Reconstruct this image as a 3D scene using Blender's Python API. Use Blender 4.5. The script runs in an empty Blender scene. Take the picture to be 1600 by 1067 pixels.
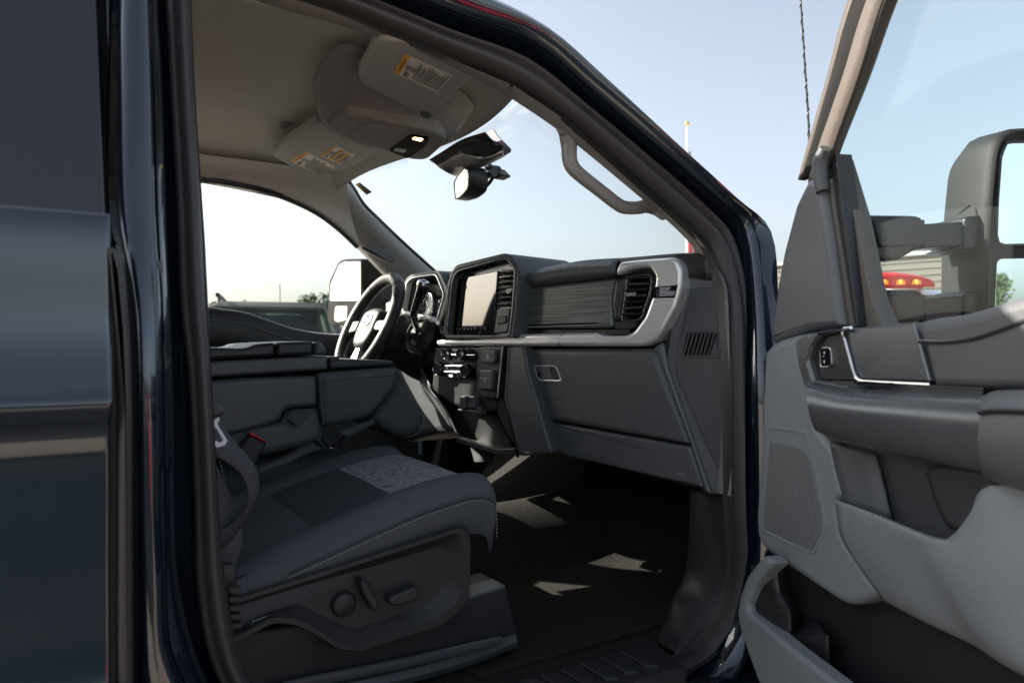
import bpy, bmesh, math, random
from mathutils import Vector as V, Matrix
random.seed(7)
sc = bpy.context.scene
rad = math.radians

# ------------------------------------------------------------------ camera, sky, sun, exposure
TH = rad(58.0)                                   # heading of the lens, from truck-forward (+X) towards the driver side (+Y)
FPX = 1150.0                                     # focal length in photo pixels
EYE = V((-1.237, -1.907, 1.45))
FW = V((math.cos(TH), math.sin(TH), 0)); RT = V((math.sin(TH), -math.cos(TH), 0))
cam_d = bpy.data.cameras.new("camera"); cam = bpy.data.objects.new("camera", cam_d)
sc.collection.objects.link(cam); sc.camera = cam
cam.location = EYE; cam.rotation_euler = (rad(90), 0, TH - rad(90))
cam_d.sensor_width = 36; cam_d.lens = FPX / 1600 * 36
cam_d.clip_start = 0.05; cam_d.clip_end = 3000
cam_d.dof.use_dof = True; cam_d.dof.focus_distance = 1.85; cam_d.dof.aperture_fstop = 5.0

SUN_AZ = rad(134.5); SUN_EL = rad(30)              # to the driver side and a little behind
SUN = V((math.cos(SUN_AZ) * math.cos(SUN_EL), math.sin(SUN_AZ) * math.cos(SUN_EL), math.sin(SUN_EL)))
w = bpy.data.worlds.new("World"); sc.world = w; w.use_nodes = True
nt = w.node_tree; nt.nodes.clear()
sky = nt.nodes.new("ShaderNodeTexSky"); sky.sky_type = 'NISHITA'; sky.sun_disc = False
sky.sun_elevation = SUN_EL; sky.sun_rotation = math.atan2(SUN.x, SUN.y)
sky.air_density = 1.0; sky.dust_density = 3.5; sky.ozone_density = 1.6; sky.altitude = 100
bg = nt.nodes.new("ShaderNodeBackground"); bg.inputs[1].default_value = 0.093
out = nt.nodes.new("ShaderNodeOutputWorld")
hs = nt.nodes.new('ShaderNodeHueSaturation'); hs.inputs['Saturation'].default_value = .54      # pale, hazy summer sky
nt.links.new(sky.outputs[0], hs.inputs['Color']); nt.links.new(hs.outputs[0], bg.inputs[0]); nt.links.new(bg.outputs[0], out.inputs[0])
sd = bpy.data.lights.new("sun", 'SUN'); sd.energy = 5.0; sd.angle = rad(0.5); sd.color = (1.0, 0.92, 0.81)
so = bpy.data.objects.new("sun", sd); sc.collection.objects.link(so)
so.rotation_euler = SUN.to_track_quat('Z', 'Y').to_euler(); so.location = SUN * 40
sc.view_settings.view_transform = 'Standard'; sc.view_settings.look = 'None'
sc.view_settings.exposure = 1.6; sc.view_settings.gamma = 1.0; sc.view_settings.use_curve_mapping = False
sc.cycles.max_bounces = 10; sc.cycles.transparent_max_bounces = 16; sc.cycles.use_denoising = True
sc.cycles.caustics_reflective = False; sc.cycles.caustics_refractive = False

# ------------------------------------------------------------------ survey: photo points taken onto real planes of the truck
def ray(p): return FW + RT * ((p[0] - 800) / FPX) + V((0, 0, (533.5 - p[1]) / FPX))
def hit(p, q, n):
    r = ray(p); return EYE + r * ((q - EYE).dot(n) / r.dot(n))
def onY(Y): return lambda p: hit(p, V((0, Y, 0)), V((0, 1, 0)))
def onX(X): return lambda p: hit(p, V((X, 0, 0)), V((1, 0, 0)))
def onZ(Z): return lambda p: hit(p, V((0, 0, Z)), V((0, 0, 1)))
DN = V((-0.976, -0.217, 0)).normalized(); DP = V((-0.05, -0.62, 0))      # dashboard face
def dash(o=0.0): return lambda p: hit(p, DP + DN * o, DN)
PHI = rad(67); DU = V((-math.cos(PHI), -math.sin(PHI), 0)); DI = V((-math.sin(PHI), math.cos(PHI), 0)); HINGE = V((0, -0.9, 0))
def door(o=0.0): return lambda p: hit(p, HINGE + DI * o, DI)             # opened passenger door, o = towards the cabin
def mirr(s): return lambda p: hit(p, HINGE + DU * s, DU)                 # planes across the mirror arms
SL = 0.29
def side(o=0.0):                                                         # body side with tumblehome above the belt
    def f(p):
        a = hit(p, V((0, -0.84 + o, 0)), V((0, 1, 0)))
        if a.z <= 1.45: return a
        return hit(p, V((0, -0.84 + o, 1.45)), V((0, 1, -SL)))
    return f
def zz(ox, oy, s): return lambda *l: [(ox + s * a, oy + s * b) for a, b in l]
zA = zz(800, 0, .3937); zD = zz(660, 370, .328); zS = zz(500, 380, .18745); zK = zz(660, 380, .2436); zC = zz(400, 40, .2625)
zL = zz(310, 380, .29985); zM = zz(1300, 180, .3188); zP = zz(1140, 480, .5502); zE = zz(1040, 380, .2062); zB = zz(320, 620, .419)
zF = zz(750, 640, .4003); zT = zz(320, 540, .2375); zQ = zz(320, 880, .3125); zG = zz(330, 620, .2625); zU = zz(660, 520, .1874)
zR = zz(1180, 480, .2249); zN = zz(1220, 180, .3373); zV = zz(600, 70, .11244); zW = zz(420, 200, .1125); zO = zz(560, 180, .1625)
zI = zz(700, 880, .3125); zJ = zz(1140, 840, .2875); zH = zz(640, 400, .15); zY = zz(1000, 400, .075)
def pj(f, pts): return [f(p) for p in pts]

# ------------------------------------------------------------------ materials
MATS = {}
def mat(name, col, rough=.5, metal=0, bump=None, coat=0, spec=.5, var=0.12, vscale=9, coatrough=.03, emit=None, dust=0, ior=None):
    m = bpy.data.materials.new(name); m.use_nodes = True; t = m.node_tree; N = t.nodes; L = t.links
    b = N["Principled BSDF"]; b.inputs["Roughness"].default_value = rough; b.inputs["Metallic"].default_value = metal
    b.inputs["Specular IOR Level"].default_value = spec; b.inputs["Coat Weight"].default_value = coat; b.inputs["Coat Roughness"].default_value = coatrough
    if coat >= 1: b.inputs["Coat IOR"].default_value = 1.68
    if ior: b.inputs["IOR"].default_value = ior
    tc = N.new("ShaderNodeTexCoord")
    nz = N.new("ShaderNodeTexNoise"); nz.inputs["Scale"].default_value = vscale; nz.inputs["Detail"].default_value = 6
    L.new(tc.outputs["Object"], nz.inputs["Vector"])
    mx = N.new("ShaderNodeMix"); mx.data_type = 'RGBA'
    a = [max(0, c * (1 - var)) for c in col]; c2 = [min(1, c * (1 + var)) for c in col]
    mx.inputs[6].default_value = (*a, 1); mx.inputs[7].default_value = (*c2, 1)
    L.new(nz.outputs["Fac"], mx.inputs[0]); src = mx.outputs[2]
    if bump and len(bump) < 3 and bump[0] <= 1200:                     # moulded grain or weave, seen as a fine mottling
        n4 = N.new("ShaderNodeTexNoise"); n4.inputs["Scale"].default_value = min(bump[0], 430); n4.inputs["Detail"].default_value = 3
        L.new(tc.outputs["Object"], n4.inputs["Vector"]); r4 = N.new("ShaderNodeMapRange"); r4.inputs[1].default_value = .3; r4.inputs[2].default_value = .7; r4.inputs[3].default_value = .86; r4.inputs[4].default_value = 1.14
        L.new(n4.outputs["Fac"], r4.inputs[0]); m4 = N.new("ShaderNodeMix"); m4.data_type = 'RGBA'; m4.blend_type = 'MULTIPLY'; m4.inputs[0].default_value = 1
        L.new(src, m4.inputs[6]); L.new(r4.outputs[0], m4.inputs[7]); src = m4.outputs[2]
    if dust:
        n2 = N.new("ShaderNodeTexNoise"); n2.inputs["Scale"].default_value = 55; n2.inputs["Detail"].default_value = 8; n2.inputs["Roughness"].default_value = .75
        L.new(tc.outputs["Object"], n2.inputs["Vector"])
        rp = N.new("ShaderNodeValToRGB"); rp.color_ramp.elements[0].position = .60; rp.color_ramp.elements[1].position = .80
        L.new(n2.outputs["Fac"], rp.inputs[0])
        m2 = N.new("ShaderNodeMix"); m2.data_type = 'RGBA'; m2.inputs[7].default_value = (.30, .27, .23, 1)
        mu = N.new("ShaderNodeMath"); mu.operation = 'MULTIPLY'; mu.inputs[1].default_value = dust
        L.new(rp.outputs[0], mu.inputs[0]); L.new(mu.outputs[0], m2.inputs[0]); L.new(src, m2.inputs[6]); src = m2.outputs[2]
    L.new(src, b.inputs["Base Color"])
    mr = N.new("ShaderNodeMapRange"); mr.inputs[3].default_value = rough * .72; mr.inputs[4].default_value = min(1, rough * 1.28)
    L.new(nz.outputs["Fac"], mr.inputs[0]); L.new(mr.outputs[0], b.inputs["Roughness"])
    if bump:
        n3 = N.new("ShaderNodeTexNoise" if len(bump) < 3 else "ShaderNodeTexVoronoi"); n3.inputs["Scale"].default_value = bump[0]
        L.new(tc.outputs["Object"], n3.inputs["Vector"])
        bp = N.new("ShaderNodeBump"); bp.inputs["Strength"].default_value = bump[1]; bp.inputs["Distance"].default_value = .001
        L.new(n3.outputs[0], bp.inputs["Height"]); L.new(bp.outputs[0], b.inputs["Normal"])
    if emit: b.inputs["Emission Color"].default_value = (*emit[0], 1); b.inputs["Emission Strength"].default_value = emit[1]
    MATS[name] = m; return m
paint = mat("navy_paint", (.006, .015, .030), .26, .5, coat=1, var=.05, coatrough=.015)
seal = mat("rubber_seal", (.045, .042, .042), .5, bump=(300, .15), dust=.25)
rubber = mat("black_rubber", (.035, .034, .034), .45, bump=(250, .1))
grey = mat("grey_grained_plastic", (.258, .280, .302), .40, bump=(480, .55), vscale=5, var=.06)
midgrey = mat("slate_grained_plastic", (.125, .132, .142), .4, bump=(900, .35), vscale=5, var=.08)
dark = mat("charcoal_grained_plastic", (.080, .086, .092), .4, bump=(900, .3), vscale=6)
black = mat("black_plastic", (.026, .027, .029), .42, bump=(700, .2))
gloss = mat("gloss_black", (.006, .006, .007), .12, coat=.6)
screenm = mat("screen_glass", (.004, .005, .006), .03, var=0, spec=.8, ior=1.75)
matte = mat("matte_black", (.010, .010, .010), .8, spec=.1)
satin = mat("satin_silver", (.84, .85, .86), .30, .55, bump=(1500, .06), var=.04)
satindark = mat("satin_graphite", (.15, .16, .17), .27, .5, bump=(1500, .05), var=.08, vscale=14)
chrome = mat("chrome", (.72, .72, .73), .1, 1, var=.03)
liner = mat("headliner_cloth", (.64, .62, .58), .95, bump=(1200, .5), var=.05, spec=.2)
visorm = mat("visor_vinyl", (.40, .40, .385), .7, bump=(1500, .3), var=.04, spec=.3)
trimg = mat("pillar_trim", (.36, .35, .335), .9, bump=(1000, .3), var=.05, spec=.12)
sidetrim = mat("side_trim_vinyl", (.26, .25, .24), .95, spec=.05)
shieldm = mat("shield_plastic", (.032, .032, .034), .5, bump=(900, .3))
cloth = mat("charcoal_cloth", (.100, .106, .114), .95, bump=(1500, .9), var=.25, vscale=500, spec=.25)
cloth2 = mat("black_cloth", (.064, .071, .079), .95, bump=(1500, .9), var=.3, vscale=600, spec=.25)
rimm_ = mat("wheel_leather", (.022, .022, .022), .4, bump=(600, .3, 1))
hubm = mat("wheel_hub_vinyl", (.026, .026, .026), .42, bump=(700, .3))
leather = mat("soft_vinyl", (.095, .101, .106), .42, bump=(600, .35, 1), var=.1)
carpet = mat("carpet", (.030, .029, .027), 1, bump=(260, 1.0), var=.95, vscale=170, spec=.1)
web = mat("belt_webbing", (.06, .063, .07), .7, bump=(900, .6), var=.2, vscale=200)
red = mat("red_plastic", (.55, .015, .02), .4)
orange = mat("orange_print", (.85, .42, .02), .6, var=.03)
paper = mat("label_paper", (.80, .77, .70), .6, var=.03)
ink = mat("label_ink", (.03, .03, .035), .7)
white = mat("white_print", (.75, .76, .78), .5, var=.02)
thread = mat("grey_thread", (.30, .31, .33), .8)
mirrorm = mat("mirror_silver", (.86, .9, .9), .015, 1, var=.0)
bluebadge = mat("blue_enamel", (.01, .04, .22), .15, coat=.8)
lampw = mat("lit_map_lamp", (.9, .8, .6), .3, emit=((1, .62, .22), 2.2))
lampg = mat("map_lamp_lens", (.45, .45, .45), .2)
def blades():
    m = mat("brushed_panel", (.070, .078, .078), .38, .35, var=.0); t = m.node_tree; N = t.nodes; L = t.links; b = N["Principled BSDF"]
    tc = N.new("ShaderNodeTexCoord"); mp = N.new("ShaderNodeMapping"); mp.inputs[3].default_value = (6, 6, 420)
    nz = N.new("ShaderNodeTexNoise"); nz.inputs["Scale"].default_value = 1.0; nz.inputs["Detail"].default_value = 4
    L.new(tc.outputs["Object"], mp.inputs[0]); L.new(mp.outputs[0], nz.inputs["Vector"])
    rp = N.new("ShaderNodeValToRGB"); rp.color_ramp.elements[0].position = .32; rp.color_ramp.elements[1].position = .70
    rp.color_ramp.elements[0].color = (.06, .067, .066, 1); rp.color_ramp.elements[1].color = (.24, .26, .255, 1)
    L.new(nz.outputs["Fac"], rp.inputs[0]); L.new(rp.outputs[0], b.inputs["Base Color"]); return m
brushed = blades()
def melange():
    m = mat("melange_cloth", (.2, .2, .2), .95, spec=.2); t = m.node_tree; N = t.nodes; L = t.links; b = N["Principled BSDF"]
    tc = N.new("ShaderNodeTexCoord"); res = []
    for sc3 in ((34, 560, 40), (560, 34, 40)):
        mp = N.new("ShaderNodeMapping"); mp.inputs[3].default_value = sc3
        nz = N.new("ShaderNodeTexNoise"); nz.inputs["Scale"].default_value = 1; nz.inputs["Detail"].default_value = 3
        L.new(tc.outputs["Object"], mp.inputs[0]); L.new(mp.outputs[0], nz.inputs["Vector"]); res.append(nz)
    mx = N.new("ShaderNodeMath"); mx.operation = 'ADD'; L.new(res[0].outputs[0], mx.inputs[0]); L.new(res[1].outputs[0], mx.inputs[1])
    rp = N.new("ShaderNodeValToRGB"); rp.color_ramp.elements[0].position = .78; rp.color_ramp.elements[1].position = 1.0
    sb_ = N.new('ShaderNodeMath'); sb_.operation = 'SUBTRACT'; sb_.inputs[1].default_value = .2
    rp.color_ramp.elements[0].color = (.075, .08, .088, 1); rp.color_ramp.elements[1].color = (.40, .42, .45, 1)
    L.new(mx.outputs[0], sb_.inputs[0]); L.new(sb_.outputs[0], rp.inputs[0]); L.new(rp.outputs[0], b.inputs["Base Color"])
    rp.color_ramp.elements[0].position = .60; rp.color_ramp.elements[1].position = .98
    bp = N.new("ShaderNodeBump"); bp.inputs["Strength"].default_value = .8; bp.inputs["Distance"].default_value = .001
    L.new(mx.outputs[0], bp.inputs["Height"]); L.new(bp.outputs[0], b.inputs["Normal"]); return m
melangem = melange()
def dots(name, base, hole, scale):
    m = mat(name, base, .5); t = m.node_tree; N = t.nodes; L = t.links; b = N["Principled BSDF"]
    tc = N.new("ShaderNodeTexCoord"); vo = N.new("ShaderNodeTexVoronoi"); vo.inputs["Scale"].default_value = scale; vo.inputs["Randomness"].default_value = 0
    mp = N.new("ShaderNodeMapping"); mp.inputs[2].default_value = (0, rad(45), rad(23))
    L.new(tc.outputs["Object"], mp.inputs[0]); L.new(mp.outputs[0], vo.inputs["Vector"])
    rp = N.new("ShaderNodeValToRGB"); rp.color_ramp.elements[0].position = .34; rp.color_ramp.elements[1].position = .46
    rp.color_ramp.elements[0].color = (*hole, 1); rp.color_ramp.elements[1].color = (*base, 1)
    L.new(vo.outputs["Distance"], rp.inputs[0]); L.new(rp.outputs[0], b.inputs["Base Color"])
    bp = N.new("ShaderNodeBump"); bp.inputs["Strength"].default_value = .6; bp.inputs["Distance"].default_value = .0008
    L.new(rp.outputs[0], bp.inputs["Height"]); L.new(bp.outputs[0], b.inputs["Normal"]); return m
grille = dots("speaker_mesh", (.20, .21, .22), (.10, .105, .11), 300)
perf = dots("perforated_vinyl", (.10, .108, .108), (.03, .032, .034), 260)
def glass(name, tint, gl=1.0, r0=.022):
    m = bpy.data.materials.new(name); m.use_nodes = True; t = m.node_tree; N = t.nodes; L = t.links; N.clear()
    o = N.new("ShaderNodeOutputMaterial"); tr = N.new("ShaderNodeBsdfTransparent"); tr.inputs[0].default_value = (*tint, 1)
    g = N.new("ShaderNodeBsdfGlossy"); g.inputs["Roughness"].default_value = 0; g.inputs[0].default_value = (gl, gl, gl, 1)
    ge = N.new("ShaderNodeNewGeometry"); dt = N.new("ShaderNodeVectorMath"); dt.operation = 'DOT_PRODUCT'; mx = N.new("ShaderNodeMixShader")
    L.new(ge.outputs["Normal"], dt.inputs[0]); L.new(ge.outputs["Incoming"], dt.inputs[1])
    def mth(op, a, b=None):
        n_ = N.new("ShaderNodeMath"); n_.operation = op
        for i, q in enumerate((a, b)):
            if q is None: continue
            if isinstance(q, (int, float)): n_.inputs[i].default_value = q
            else: L.new(q, n_.inputs[i])
        return n_.outputs[0]
    f = mth('ADD', mth('MULTIPLY', mth('POWER', mth('SUBTRACT', 1.0, mth('ABSOLUTE', dt.outputs["Value"])), 5.0), .6), r0)
    L.new(f, mx.inputs[0]); L.new(tr.outputs[0], mx.inputs[1]); L.new(g.outputs[0], mx.inputs[2]); L.new(mx.outputs[0], o.inputs[0]); return m
glassw = glass("windscreen_glass", (.985, 1, .99)); glassd = glass("door_glass", (.93, .985, .98), 1.0, .006); glassp = glass("privacy_glass", (.10, .12, .14), 1.0, .095)
glassc = glass("car_window_glass", (.34, .42, .385))

# ------------------------------------------------------------------ mesh helpers
WL = {}
def obj(name, verts, faces, m, parent=None, sharp=40, subs=0, thick=0, label=None, kind=None):
    verts = [V(v) for v in verts]
    c = sum(verts, V()) / len(verts)
    me = bpy.data.meshes.new(name); me.from_pydata([tuple(v - c) for v in verts], [], faces); me.validate(); me.update()
    bm = bmesh.new(); bm.from_mesh(me); bmesh.ops.remove_doubles(bm, verts=bm.verts, dist=1e-6)
    bmesh.ops.recalc_face_normals(bm, faces=bm.faces); bm.to_mesh(me); bm.free()
    me.polygons.foreach_set("use_smooth", [True] * len(me.polygons)); me.set_sharp_from_angle(angle=rad(sharp))
    o = bpy.data.objects.new(name, me); sc.collection.objects.link(o); me.materials.append(m)
    pw = WL[parent.name] if parent else V(); o.location = c - pw; WL[o.name] = c; o.parent = parent
    if thick:
        md = o.modifiers.new("shell", 'SOLIDIFY'); md.thickness = thick; md.offset = 0
    if subs:
        md = o.modifiers.new("smooth", 'SUBSURF'); md.levels = subs; md.render_levels = subs
    if label: o["label"] = label
    if kind: o["kind"] = kind
    return o
def empty(name, loc, label, cat, group=None, parent=None):
    o = bpy.data.objects.new(name, None); sc.collection.objects.link(o); o.empty_display_size = .3
    pw = WL[parent.name] if parent else V(); o.location = V(loc) - pw; WL[o.name] = V(loc); o.parent = parent
    if label: o["label"] = label
    if cat: o["category"] = cat
    if group: o["group"] = group
    return o
def copy_at(o, world, parent=None, rot=None):
    c = o.copy(); sc.collection.objects.link(c); p = parent or o.parent; c.parent = p
    pw = WL[p.name] if p else V(); c.location = V(world) - pw; WL[c.name] = V(world)
    if rot is not None: c.rotation_euler = rot
    return c
def cat(p, k=6, closed=False):                    # Catmull-Rom through the points
    n = len(p); r = []
    if n < 3 and not closed:
        return [p[0].lerp(p[1], i / k) for i in range(k + 1)]
    for i in range(n if closed else n - 1):
        a, b, c, d = (p[(i - 1) % n] if closed or i > 0 else p[0] * 2 - p[1]), p[i], p[(i + 1) % n], (p[(i + 2) % n] if closed or i + 2 < n else p[-1] * 2 - p[-2])
        for j in range(k):
            t = j / k
            r.append(.5 * (2 * b + (c - a) * t + (2 * a - 5 * b + 4 * c - d) * t * t + (3 * b - a - 3 * c + d) * t ** 3))
    if not closed: r.append(p[-1])
    return r
def resample(p, n, closed=False):
    q = list(p) + ([p[0]] if closed else []); d = [0]
    for i in range(1, len(q)): d.append(d[-1] + (q[i] - q[i - 1]).length)
    r = []; m = n if closed else n - 1; j = 0
    for i in range(n):
        s = d[-1] * i / m
        while j < len(q) - 2 and d[j + 1] < s: j += 1
        e = d[j + 1] - d[j]; r.append(q[j].lerp(q[j + 1], min(1, (s - d[j]) / e) if e > 1e-9 else 0))
    return r
def fillet(pts, r=6, n=4):                         # round the corners of a 2-D outline
    o = []; m = len(pts); P = [V((a, b)) for a, b in pts]
    for i in range(m):
        a, b, c = P[i - 1], P[i], P[(i + 1) % m]; u = a - b; v = c - b
        k = min(r, u.length * .45, v.length * .45)
        if k < .3: o.append(tuple(b)); continue
        s = b + u.normalized() * k; e = b + v.normalized() * k
        for j in range(n + 1):
            t = j / n; o.append(tuple(s * (1 - t) ** 2 + b * 2 * t * (1 - t) + e * t * t))
    return o
def inset(p, nrm, d):
    n = len(p); r = []
    for i in range(n):
        e1 = (p[i] - p[i - 1]); e2 = (p[(i + 1) % n] - p[i])
        if e1.length < 1e-9 or e2.length < 1e-9: r.append(p[i]); continue
        n1 = nrm.cross(e1.normalized()); n2 = nrm.cross(e2.normalized()); s = 1 + n1.dot(n2)
        mt = (n1 + n2) / max(s, .35); r.append(p[i] + mt * d)
    for _ in range(60):                            # close up edges that would turn inside out
        bad = [i for i in range(n) if (r[(i + 1) % n] - r[i]).dot(p[(i + 1) % n] - p[i]) < -1e-12]
        if not bad: break
        for i in bad:
            m = (r[i] + r[(i + 1) % n]) / 2; r[i] = m.copy(); r[(i + 1) % n] = m.copy()
    return r
def area_n(p):
    n = V()
    for i in range(len(p)): n += p[i].cross(p[(i + 1) % len(p)])
    return n
def slab(name, p, n, depth, m, parent, b=.004, seg=3, **k):          # extruded outline with a rounded front edge
    n = V(n).normalized()
    if area_n(p).dot(n) < 0: p = p[::-1]
    rings = [[q - n * depth for q in p]]
    for s in range(seg + 1):
        a = s / seg * math.pi / 2; ins = inset(p, n, b * (1 - math.cos(a))); rings.append([q - n * (b * (1 - math.sin(a))) for q in ins])
    N = len(p); vs = [q for r in rings for q in r]; fs = []
    for i in range(len(rings) - 1):
        for j in range(N): fs.append((i * N + j, i * N + (j + 1) % N, (i + 1) * N + (j + 1) % N, (i + 1) * N + j))
    L = len(rings) - 1
    fs.append(tuple(L * N + j for j in range(N))); fs.append(tuple(reversed(range(N))))
    o = obj(name, vs, fs, m, parent, **k)
    for f in o.data.polygons:
        if len(f.vertices) > 4 or N <= 4 and abs(f.normal.dot(n)) > .99: f.use_smooth = False
    wn_m = o.modifiers.new("normals", 'WEIGHTED_NORMAL'); wn_m.keep_sharp = True; wn_m.weight = 80; return o
def ring(name, po, pi, n, depth, m, parent, b=.003, N=72, back=None, **k):     # frame: outer outline minus inner outline
    n = V(n).normalized(); po = resample(po, N, True); pi = resample(pi, N, True)
    if area_n(po).dot(n) < 0: po = po[::-1]; pi = pi[::-1]
    best = min(range(N), key=lambda s: sum((po[j] - pi[(j + s) % N]).length for j in range(0, N, 6)))
    pi = [pi[(j + best) % N] for j in range(N)]
    R = [[q - n * depth for q in po], [q - n * b for q in po], [q - n * b * .3 for q in inset(po, n, b * .3)], inset(po, n, b),
         inset(pi, n, -b), [q - n * b * .3 for q in inset(pi, n, -b * .3)], [q - n * b for q in pi], [q - n * depth for q in pi]]
    vs = [q for r in R for q in r]; fs = []
    for i in range(8):
        i2 = (i + 1) % 8
        for j in range(N): fs.append((i * N + j, i * N + (j + 1) % N, i2 * N + (j + 1) % N, i2 * N + j))
    return obj(name, vs, fs, m, parent, **k)
def grid(rows, closed=False):
    n = len(rows[0]); vs = [q for r in rows for q in r]; fs = []
    for i in range(len(rows) - 1):
        for j in range(n if closed else n - 1):
            fs.append((i * n + j, i * n + (j + 1) % n, (i + 1) * n + (j + 1) % n, (i + 1) * n + j))
    return vs, fs
def loft(name, rows, m, parent, k=5, kr=1, n=None, closed=False, **kw):  # surface through polylines
    rows = [resample(cat(r, 8, closed), n, closed) if n else cat(r, k, closed) for r in rows]
    if kr > 1:
        cols = [cat([r[j] for r in rows], kr) for j in range(len(rows[0]))]; rows = [[c[i] for c in cols] for i in range(len(cols[0]))]
    vs, fs = grid(rows, closed); return obj(name, vs, fs, m, parent, **kw)
def tube(name, path, r, m, parent, n=10, k=6, closed=False, flat=None, smooth=True, **kw):
    P = cat([V(p) for p in path], k, closed) if smooth else [V(p) for p in path]; L = len(P)
    rs = r if isinstance(r, (list, tuple)) else [r]
    rows = []; up = None
    for i in range(L):
        t = (P[(i + 1) % L if closed else min(i + 1, L - 1)] - P[i - 1 if closed else max(i - 1, 0)]).normalized()
        if up is None: up = t.orthogonal().normalized() if flat is None else V(flat[2])
        up = (up - t * up.dot(t)).normalized(); s = t.cross(up)
        q = i / max(1, L - 1) * (len(rs) - 1); a = int(q); rr = rs[a] + (rs[min(a + 1, len(rs) - 1)] - rs[a]) * (q - a)
        fa, fb = (flat[0], flat[1]) if flat else (1, 1)
        rows.append([P[i] + up * (math.cos(2 * math.pi * j / n) * rr * fa) + s * (math.sin(2 * math.pi * j / n) * rr * fb) for j in range(n)])
    if closed: rows.append(rows[0])
    vs, fs = grid(rows, True)
    if not closed: fs.append(tuple(range(n))); fs.append(tuple((L - 1) * n + j for j in range(n)))
    return obj(name, vs, fs, m, parent, **kw)
def lathe(name, c, axis, prof, m, parent, n=28, sx=1, **kw):            # prof: (radius, height along axis)
    a = V(axis).normalized(); u = a.cross(V((0, 0, 1))); u = u.normalized() if u.length > .1 else V((1, 0, 0)); v = a.cross(u); c = V(c)
    rows = [[c + a * h + (u * math.cos(2 * math.pi * j / n) * sx + v * math.sin(2 * math.pi * j / n)) * max(r, 1e-5) for j in range(n)] for r, h in prof]
    vs, fs = grid(rows, True)
    if prof[-1][0] > 1e-4: fs.append(tuple((len(prof) - 1) * n + j for j in range(n)))
    if prof[0][0] > 1e-4: fs.append(tuple(range(n)))
    return obj(name, vs, fs, m, parent, **kw)
def bar(name, a, b, wv, hv, m, parent, **kw):                            # straight bar from a to b, half width vectors
    a, b, wv, hv = V(a), V(b), V(wv), V(hv)
    vs = [p + wv * i + hv * j for p in (a, b) for i, j in ((-1, -1), (1, -1), (1, 1), (-1, 1))]
    return obj(name, vs, [(0, 1, 2, 3), (4, 5, 6, 7), (0, 1, 5, 4), (1, 2, 6, 5), (2, 3, 7, 6), (3, 0, 4, 7)], m, parent, **kw)
def box(name, lo, hi, m, parent, b=.01, **kw):
    lo, hi = V(lo), V(hi)
    p = [V((lo.x, lo.y, hi.z)), V((hi.x, lo.y, hi.z)), V((hi.x, hi.y, hi.z)), V((lo.x, hi.y, hi.z))]
    return slab(name, p, (0, 0, 1), hi.z - lo.z, m, parent, b=b, **kw)
def boxes(name, items, m, parent, **kw):                                 # several little blocks as one print: (origin, u, v, w) corners
    vs = []; fs = []
    for o, u, v, w_ in items:
        i = len(vs); vs += [o, o + u, o + u + v, o + v, o + w_, o + u + w_, o + u + v + w_, o + v + w_]
        fs += [(i, i + 1, i + 2, i + 3), (i + 4, i + 5, i + 6, i + 7), (i, i + 1, i + 5, i + 4), (i + 1, i + 2, i + 6, i + 5), (i + 2, i + 3, i + 7, i + 6), (i + 3, i, i + 4, i + 7)]
    return obj(name, vs, fs, m, parent, **kw)
def text(body, o, u, v, size, m, parent, name="lettering", extr=.0003):   # flat print: baseline start o, reading direction u, up v
    c = bpy.data.curves.new(name, 'FONT'); c.body = body; c.size = size; c.extrude = extr; c.align_x = 'CENTER'; c.align_y = 'CENTER'
    t = bpy.data.objects.new(name, c); sc.collection.objects.link(t); c.materials.append(m)
    u = V(u).normalized(); v = (V(v) - u * V(v).dot(u)).normalized(); n = u.cross(v)
    me = bpy.data.meshes.new_from_object(t); bpy.data.objects.remove(t); t = bpy.data.objects.new(name, me); sc.collection.objects.link(t)
    M = Matrix((u, v, n)).transposed().to_4x4(); M.translation = V(o) - WL[parent.name]; t.parent = parent; t.matrix_local = M; WL[t.name] = V(o); return t
def off(pts, d): d = V(d); return [p + d for p in pts]
UPZ = V((0, 0, 1))

# ------------------------------------------------------------------ setting: ground and what stands around
def noise_ground():
    m = mat("pale_concrete", (.37, .325, .27), .9, var=.22, vscale=1.4); return m
gm = noise_ground()
obj("ground", [(-900, -900, 0), (900, -900, 0), (900, 900, 0), (-900, 900, 0)], [(0, 1, 2, 3)], gm, kind="structure")
linem = mat("road_paint", (.7, .7, .68), .7)
for i in range(8):
    x = -9 + i * 3
    obj("parking_line", [(x, -10, .004), (x + .1, -10, .004), (x + .1, -5, .004), (x, -5, .004)], [(0, 1, 2, 3)], linem, kind="structure")

# ------------------------------------------------------------------ the truck
T = empty("pickup_truck", (0, 0, 0), "dark navy pickup truck with its front passenger door open, grey cabin seen inside", "pickup truck")

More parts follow.
